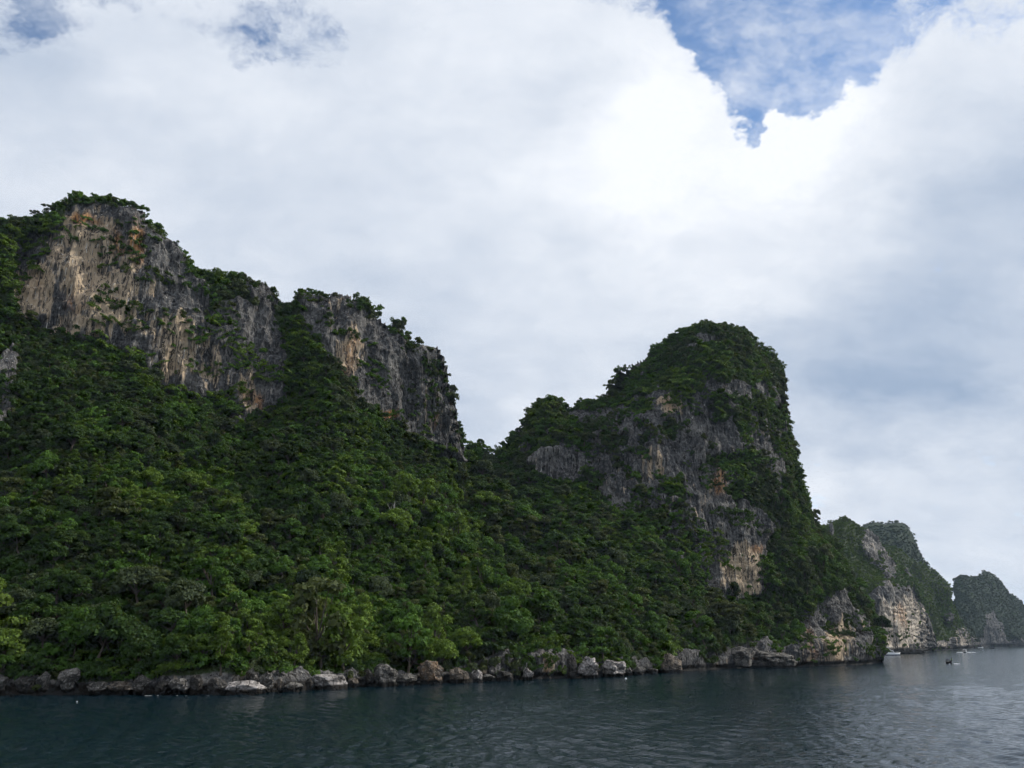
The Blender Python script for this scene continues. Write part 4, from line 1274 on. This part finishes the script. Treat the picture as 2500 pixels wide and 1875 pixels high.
def hull(name, L, B, z_keel, sheer, mat, parent, fine=2.2, n=18, top=True, stern_w=0.85):
    """lofted boat hull along x, bow at +L/2; sheer(u) gives the deck-edge height"""
    V = []; Q = []
    for i in range(n):
        u = i / (n - 1)
        x = -L / 2 + L * u
        hb = B / 2 * (stern_w + (1 - stern_w) * min(u * 3, 1)) * (1 - max(0, (u - .35) / .65) ** fine) + 0.02
        zs = sheer(u); zk = z_keel * (1 - max(0, (u - .75) / .25) ** 2)
        fl = 0.72 + 0.1 * u
        xs2 = x + 0.06 * L * max(0, (u - .8) / .2) ** 2 * 0.6
        V += [(x, -0.02, zk), (x, -hb * fl, zk + (zs - zk) * .42), (xs2, -hb, zs), (xs2, hb, zs), (x, hb * fl, zk + (zs - zk) * .42), (x, 0.02, zk)]
    for i in range(n - 1):
        for k in range(5):
            if k == 2 and not top: continue
            a, b = i * 6 + k, i * 6 + k + 1
            Q.append((a, b, b + 6, a + 6))
        Q.append((i * 6 + 5, i * 6, i * 6 + 6, i * 6 + 11))
    Q += [(0, 1, 4, 5), (1, 2, 3, 4)]
    e_ = (n - 1) * 6
    Q += [(e_, e_ + 1, e_ + 4, e_ + 5), (e_ + 1, e_ + 2, e_ + 3, e_ + 4)]
    return obj(name, np_mesh(name, V, Q, mat), parent)


def at_water(px, py):
    Y = float(water_Y(px, py))
    return unproj(px, py, Y), Y, mpp(px, py, Y)


# motor yacht, bow to the right, stern hidden by the point
p, Y, s_ = at_water(2201, 1599.8)
LY = 15.0
y0 = empty('motor_yacht', (p[0] - LY / 2 - 0.5, Y + 2, 0.0), math.radians(-4))
tag(y0, 'white two-decked motor yacht with blue waterline stripe beyond the rocky point', 'yacht')
hl = hull('hull', LY, 4.6, -0.8, lambda u: 1.25 + 0.75 * u ** 2, M_WHITE, y0)
hull('waterline_stripe', LY * 1.003, 4.64, -0.85, lambda u: 0.42 + 0.1 * u, M_BLUE, hl, top=False)
cb = boxm('cabin', -6.6, 3.6, -1.9, 1.9, 1.3, 3.4, M_WHITE, y0, 0.2, 0.2, 1.1)
for a, b in ((-6.2, -4.0), (-3.6, -1.6), (0.2, 2.4)):
    for sd in (-1, 1):
        boxm('window', a, b, sd * 1.80 - 0.06, sd * 1.80 + 0.06, 2.1, 2.85, M_GLASS, cb)
boxm('windscreen', 2.7, 3.0, -1.4, 1.4, 2.3, 3.0, M_GLASS, cb, 0.05)
fb = boxm('flybridge', -6.6, 1.0, -1.8, 1.8, 3.42, 4.3, M_WHITE, y0, 0.1, 0.1, 0.8)
for xx in (-6.0, -3.4, -0.6):
    for sd in (-1.5, 1.5):
        boxm('canopy_post', xx - .12, xx + .12, sd - .12, sd + .12, 4.2, 5.75, M_WHITE, fb)
boxm('canopy_roof', -6.6, 0.1, -1.75, 1.75, 5.7, 6.0, M_WHITE, fb, 0.1, 0.1)
boxm('helm_screen', -0.5, -0.3, -1.3, 1.3, 4.3, 5.0, M_GLASS, fb, 0.05)
rl = [tube([(3.8, sd * 1.5, 1.8), (4.8, sd * 1.1, 2.45), (6.2, sd * .55, 2.7), (7.4, 0, 2.8)], [.035] * 4, 5) for sd in (-1, 1)]
obj('bow_rail', np_mesh('bow_rail', *join_geo(rl), M_STEEL), y0)
boxm('mast', -3.4, -3.2, -.1, .1, 5.95, 6.8, M_STEEL, y0)
boxm('stern_platform', -8.3, -7.4, -2.0, 2.0, 0.2, 0.5, M_WHITE, y0)

# speedboat heading towards us between two white bow waves
p, Y, s_ = at_water(2356.5, 1593.0)
sb = empty('speedboat', (p[0], Y, 0.1), math.radians(-108))
tag(sb, 'white speedboat throwing white bow waves below the green headland', 'speedboat')
h2 = hull('hull', 9.0, 2.8, -0.4, lambda u: 0.95 + 0.75 * u ** 2, M_WHITE, sb)
hull('dark_bottom', 9.02, 2.82, -0.42, lambda u: 0.5 + 0.2 * u, M_BLACK, h2, top=False)
cp = boxm('canopy', -3.6, 1.2, -1.4, 1.4, 2.6, 2.95, M_WHITE, sb, .15, .15)
for xx in (-3.2, 0.8):
    for sd in (-1.15, 1.15):
        boxm('canopy_post', xx - .08, xx + .08, sd - .08, sd + .08, 0.9, 2.62, M_WHITE, cp)
boxm('windscreen', 0.9, 1.5, -1.1, 1.1, 1.1, 1.9, M_GLASS, sb, .15, .1)
boxm('seat', -2.8, -1.6, -1.0, 1.0, 0.9, 1.5, M_RED, sb, .1)
boxm('outboard_motor', -5.1, -4.5, -.3, .3, 0.2, 1.5, M_BLACK, sb, .1, .05)

# long-tail boat with its tall prow towards us
p, Y, s_ = at_water(2325.5, 1621.0)
LT_RZ = math.radians(-103)
lt = empty('longtail_boat', (p[0], Y + 3, 0.05), LT_RZ)
tag(lt, 'dark wooden longtail boat with people aboard, nearest boat on open water', 'boat')
h3 = hull('hull', 9.5, 2.0, -0.35, lambda u: 0.75 + 0.25 * (1 - u) ** 2 + 1.0 * max(0, (u - .6) / .4) ** 2, M_WOOD, lt, fine=1.8, stern_w=0.7)
pr = obj('prow', np_mesh('prow', *tube([(4.5, 0, 1.2), (5.1, 0, 1.9), (5.5, 0, 2.6), (5.7, 0, 3.0)], [.16, .14, .10, .05], 8), M_WOOD, smooth=True), lt)
obj('bow_ribbons', np_mesh('bow_ribbons', *tube([(5.05, 0, 1.75), (5.2, 0, 2.0), (5.35, 0, 2.3)], [.20, .24, .18], 8), M_RIBBON), pr)
boxm('canopy', -3.0, 0.6, -.85, .85, 1.95, 2.1, M_CLOTH, lt, .1, .1)
for xx in (-2.8, 0.4):
    for sd in (-.75, .75):
        boxm('canopy_post', xx - .04, xx + .04, sd - .04, sd + .04, 0.7, 1.97, M_WOOD, lt)
boxm('bench', -1.6, -1.2, -.8, .8, 0.55, 0.7, M_WOOD, lt)
eng = boxm('engine', -4.9, -4.2, -.3, .3, 0.8, 1.3, M_BLACK, lt, .08)
obj('propeller_shaft', np_mesh('propeller_shaft', *tube([(-4.9, 0, 1.0), (-7.5, 0, 0.0)], [.04, .03], 6), M_STEEL), eng)


def person(loc, rz, seated, label, top_mat):
    """one continuous clothed figure grown round a skeleton"""
    if seated:
        J = {'hip': (0, 0, .48), 'chest': (-.03, 0, .85), 'neck': (-.02, 0, 1.05), 'head': (0, 0, 1.2), 'crown': (0, 0, 1.3)}
        legs = [[(0.02, s * .1, .46), (.42, s * .12, .5), (.46, s * .12, .08), (.58, s * .13, .03)] for s in (-1, 1)]
        arms = [[(-.02, s * .19, .98), (.05, s * .26, .72), (.3, s * .18, .62), (.38, s * .16, .6)] for s in (-1, 1)]
    else:
        J = {'hip': (0, 0, .92), 'chest': (0, 0, 1.28), 'neck': (0, 0, 1.46), 'head': (.02, 0, 1.58), 'crown': (.02, 0, 1.68)}
        legs = [[(0, s * .1, .88), (.04, s * .12, .48), (0, s * .13, .08), (.14, s * .15, .03)] for s in (-1, 1)]
        arms = [[(0, s * .2, 1.4), (.03, s * .3, 1.12), (.12, s * .3, .88), (.16, s * .29, .8)] for s in (-1, 1)]
    pts = [J[k] for k in ('hip', 'chest', 'neck', 'head', 'crown')]
    rad = [(.15, .11), (.17, .11), (.055, .055), (.10, .085), (.07, .07)]
    ed = [(0, 1), (1, 2), (2, 3), (3, 4)]
    for ch, root, rr_ in [(l, 0, [.085, .062, .045, .04]) for l in legs] + [(a, 1, [.055, .045, .035, .035]) for a in arms]:
        last = root
        for q_, r_ in zip(ch, rr_):
            pts.append(q_); rad.append((r_, r_)); ed.append((last, len(pts) - 1)); last = len(pts) - 1
    me = bpy.data.meshes.new('person'); me.from_pydata(pts, ed, [])
    o = obj('person', me)
    md = o.modifiers.new('skin', 'SKIN')
    for sv, r_ in zip(me.skin_vertices[0].data, rad):
        sv.radius = r_
    me.skin_vertices[0].data[0].use_root = True
    o.modifiers.new('sub', 'SUBSURF').levels = 1
    me.materials.append(top_mat)
    o.location = loc; o.rotation_euler = (0, 0, rz)
    return tag(o, label, 'person')


ca, sa = math.cos(LT_RZ), math.sin(LT_RZ)
def on_lt(x, y, z): return (p[0] + x * ca - y * sa, Y + 3 + x * sa + y * ca, 0.05 + z)
person(on_lt(-3.9, 0.1, 0.75), LT_RZ, False, 'person in dark clothes standing at the stern of the longtail boat', M_CLOTH)
person(on_lt(-1.4, 0.35, 0.25), LT_RZ, True, 'person in dark clothes seated on the bench of the longtail boat', M_BLACK)


def small_boat(px, py, L, B, rz, mat, label, canopy, cat='boat'):
    p, Y, s_ = at_water(px, py)
    e = empty('small_boat', (p[0], Y, 0.05), rz)
    hull('hull', L, B, -0.4, lambda u: 0.9 + 0.8 * u ** 3, mat, e)
    if canopy:
        c_ = boxm('canopy', -L * .3, L * .12, -B * .4, B * .4, 2.2, 2.45, mat, e, .1, .1)
        for xx in (-L * .27, L * .09):
            for sd in (-B * .34, B * .34):
                boxm('canopy_post', xx - .07, xx + .07, sd - .07, sd + .07, .8, 2.22, mat, c_)
    boxm('engine', -L * .5 - .3, -L * .5 + .2, -.3, .3, .4, 1.5, M_BLACK, e, .08)
    return tag(e, label, cat)


small_boat(2383, 1581.6, 7.0, 2.4, math.radians(20), M_BLACK, 'small dark boat close under the far shore, left of a white boat', True)
small_boat(2394, 1581.8, 8.0, 2.4, math.radians(-12), M_WHITE, 'small low white boat close under the far shore', False)
small_boat(2422.5, 1583.4, 6.5, 2.4, math.radians(-50), M_BLACK, 'small dark boat off the far island, rightmost of the boats', False)


# floats and broken water
def lathe(profile, n=14):
    V, Q = [], []
    for r_, z in profile:
        for k in range(n):
            V.append((r_ * math.cos(6.2832 * k / n), r_ * math.sin(6.2832 * k / n), z))
    for i in range(len(profile) - 1):
        for k in range(n):
            Q.append((i * n + k, i * n + (k + 1) % n, (i + 1) * n + (k + 1) % n, (i + 1) * n + k))
    return np.array(V), np.array(Q)


def buoy(px, py, r_, label):
    p, Y, s_ = at_water(px, py)
    e = empty('mooring_float', (p[0], Y, 0.05))
    obj('ball', np_mesh('ball', *lathe([(0.01, -r_), (r_ * .6, -r_ * .8), (r_, 0), (r_ * .85, r_ * .5), (r_ * .45, r_ * .9), (0.2 * r_, r_ * 1.05)]), M_WHITE, smooth=True), e)
    obj('ring', np_mesh('ring', *lathe([(0.2 * r_, r_ * 1.0), (0.22 * r_, r_ * 1.3), (0.01, r_ * 1.35)]), M_BLACK, smooth=True), e)
    tag(e, label, 'float')


buoy(188, 1714, 0.11, 'tiny white float on the dark water near the left shore')
buoy(1528, 1658, 0.32, 'white float on the water below the blocky white rock')

m, t = new_mat('sea_foam')
pos_ = t.add('ShaderNodeNewGeometry').outputs['Position']
finish(m, t, t.mix(t.noise(pos_, 2.0, 4), (0.55, 0.58, 0.60), (0.85, 0.87, 0.88)), 0.9, spec=0.1)
M_FOAM = m


def foam(name, a, b, width, thick, thresh, label, seed, nseg=90, nw=7):
    """a ragged low ridge of broken water from a to b (world x,y)"""
    a, b = np.array(a, float), np.array(b, float)
    d = b - a; L = np.linalg.norm(d); d /= L; n_ = np.array([-d[1], d[0]])
    U, W = np.meshgrid(np.linspace(0, 1, nseg), np.linspace(-1, 1, nw))
    tap = np.sin(np.pi * np.clip(U * .96 + .02, 0, 1)) ** .5
    xy = a + d * (U[..., None] * L) + n_ * (W * width * .5 * tap)[..., None]
    nz = fbm(xy[..., 0] * 1.2 / max(width, .5), xy[..., 1] * 1.2 / max(width, .5), 0 * U, seed, 3)
    z = 0.06 + thick * (1 - W * W) * tap * (0.4 + nz)
    V = np.concatenate([xy, z[..., None]], -1).reshape(-1, 3)
    Q = grid_quads(*U.shape)
    keep = nz.ravel()[Q].mean(1) > thresh
    o = obj(name, np_mesh(name, V, Q[keep], M_FOAM, smooth=True))
    return tag(o, label, 'foam', kind='stuff')


def wxy(px, py):
    p, Y, s_ = at_water(px, py)
    return p[:2]


foam('shore_foam', wxy(325, 1699.5), wxy(512, 1699.0), 0.32, 0.03, 0.57, 'thin white foam line on the water below the left shore rocks', 5, 160, 5)
c_ = wxy(2356.5, 1593.3)
foam('bow_wave', c_ + [-8.5, -.5], c_ + [-1.3, 0], 1.0, 0.35, 0.36, 'white bow wave left of the speedboat', 6, 40)
foam('bow_wave', c_ + [1.0, 0], c_ + [9.5, -.5], 1.0, 0.4, 0.36, 'white bow wave right of the speedboat', 7, 40)
c_ = wxy(2326, 1621.2)
foam('boat_wake', c_ + [0.5, 1.2], c_ + [4.0, 1.4], .6, 0.22, 0.38, 'small white wake right of the dark longtail boat', 8, 30)
foam('boat_wake', c_ + [-1.9, 0], c_ + [-.9, .2], .4, 0.15, 0.3, 'faint wake left of the dark longtail boat', 9, 20)


# ------------------------------------------------------------------ the damp air between here and the far headlands
m = bpy.data.materials.new('sea_haze'); m.use_nodes = True
t = NT(m.node_tree)
pv = t.add('ShaderNodeVolumePrincipled')
pv.inputs['Color'].default_value = (0.60, 0.78, 1.0, 1)
pv.inputs['Density'].default_value = 0.00004
pv.inputs['Anisotropy'].default_value = 0.2
out = t.add('ShaderNodeOutputMaterial'); t.t.links.new(pv.outputs[0], out.inputs['Volume'])
hx0, hx1, hy0, hy1, hz0, hz1 = -17000, 17000, -17000, 17000, -9.0, 320.0
HV = [(x, y, z) for z in (hz0, hz1) for x, y in ((hx0, hy0), (hx1, hy0), (hx1, hy1), (hx0, hy1))]
hz_o = obj('haze', np_mesh('haze', HV, [(3, 2, 1, 0), (4, 5, 6, 7), (0, 1, 5, 4), (1, 2, 6, 5), (2, 3, 7, 6), (3, 0, 4, 7)], m))
tag(hz_o, 'thin bluish sea haze over the water and far headlands', 'haze', kind='stuff')
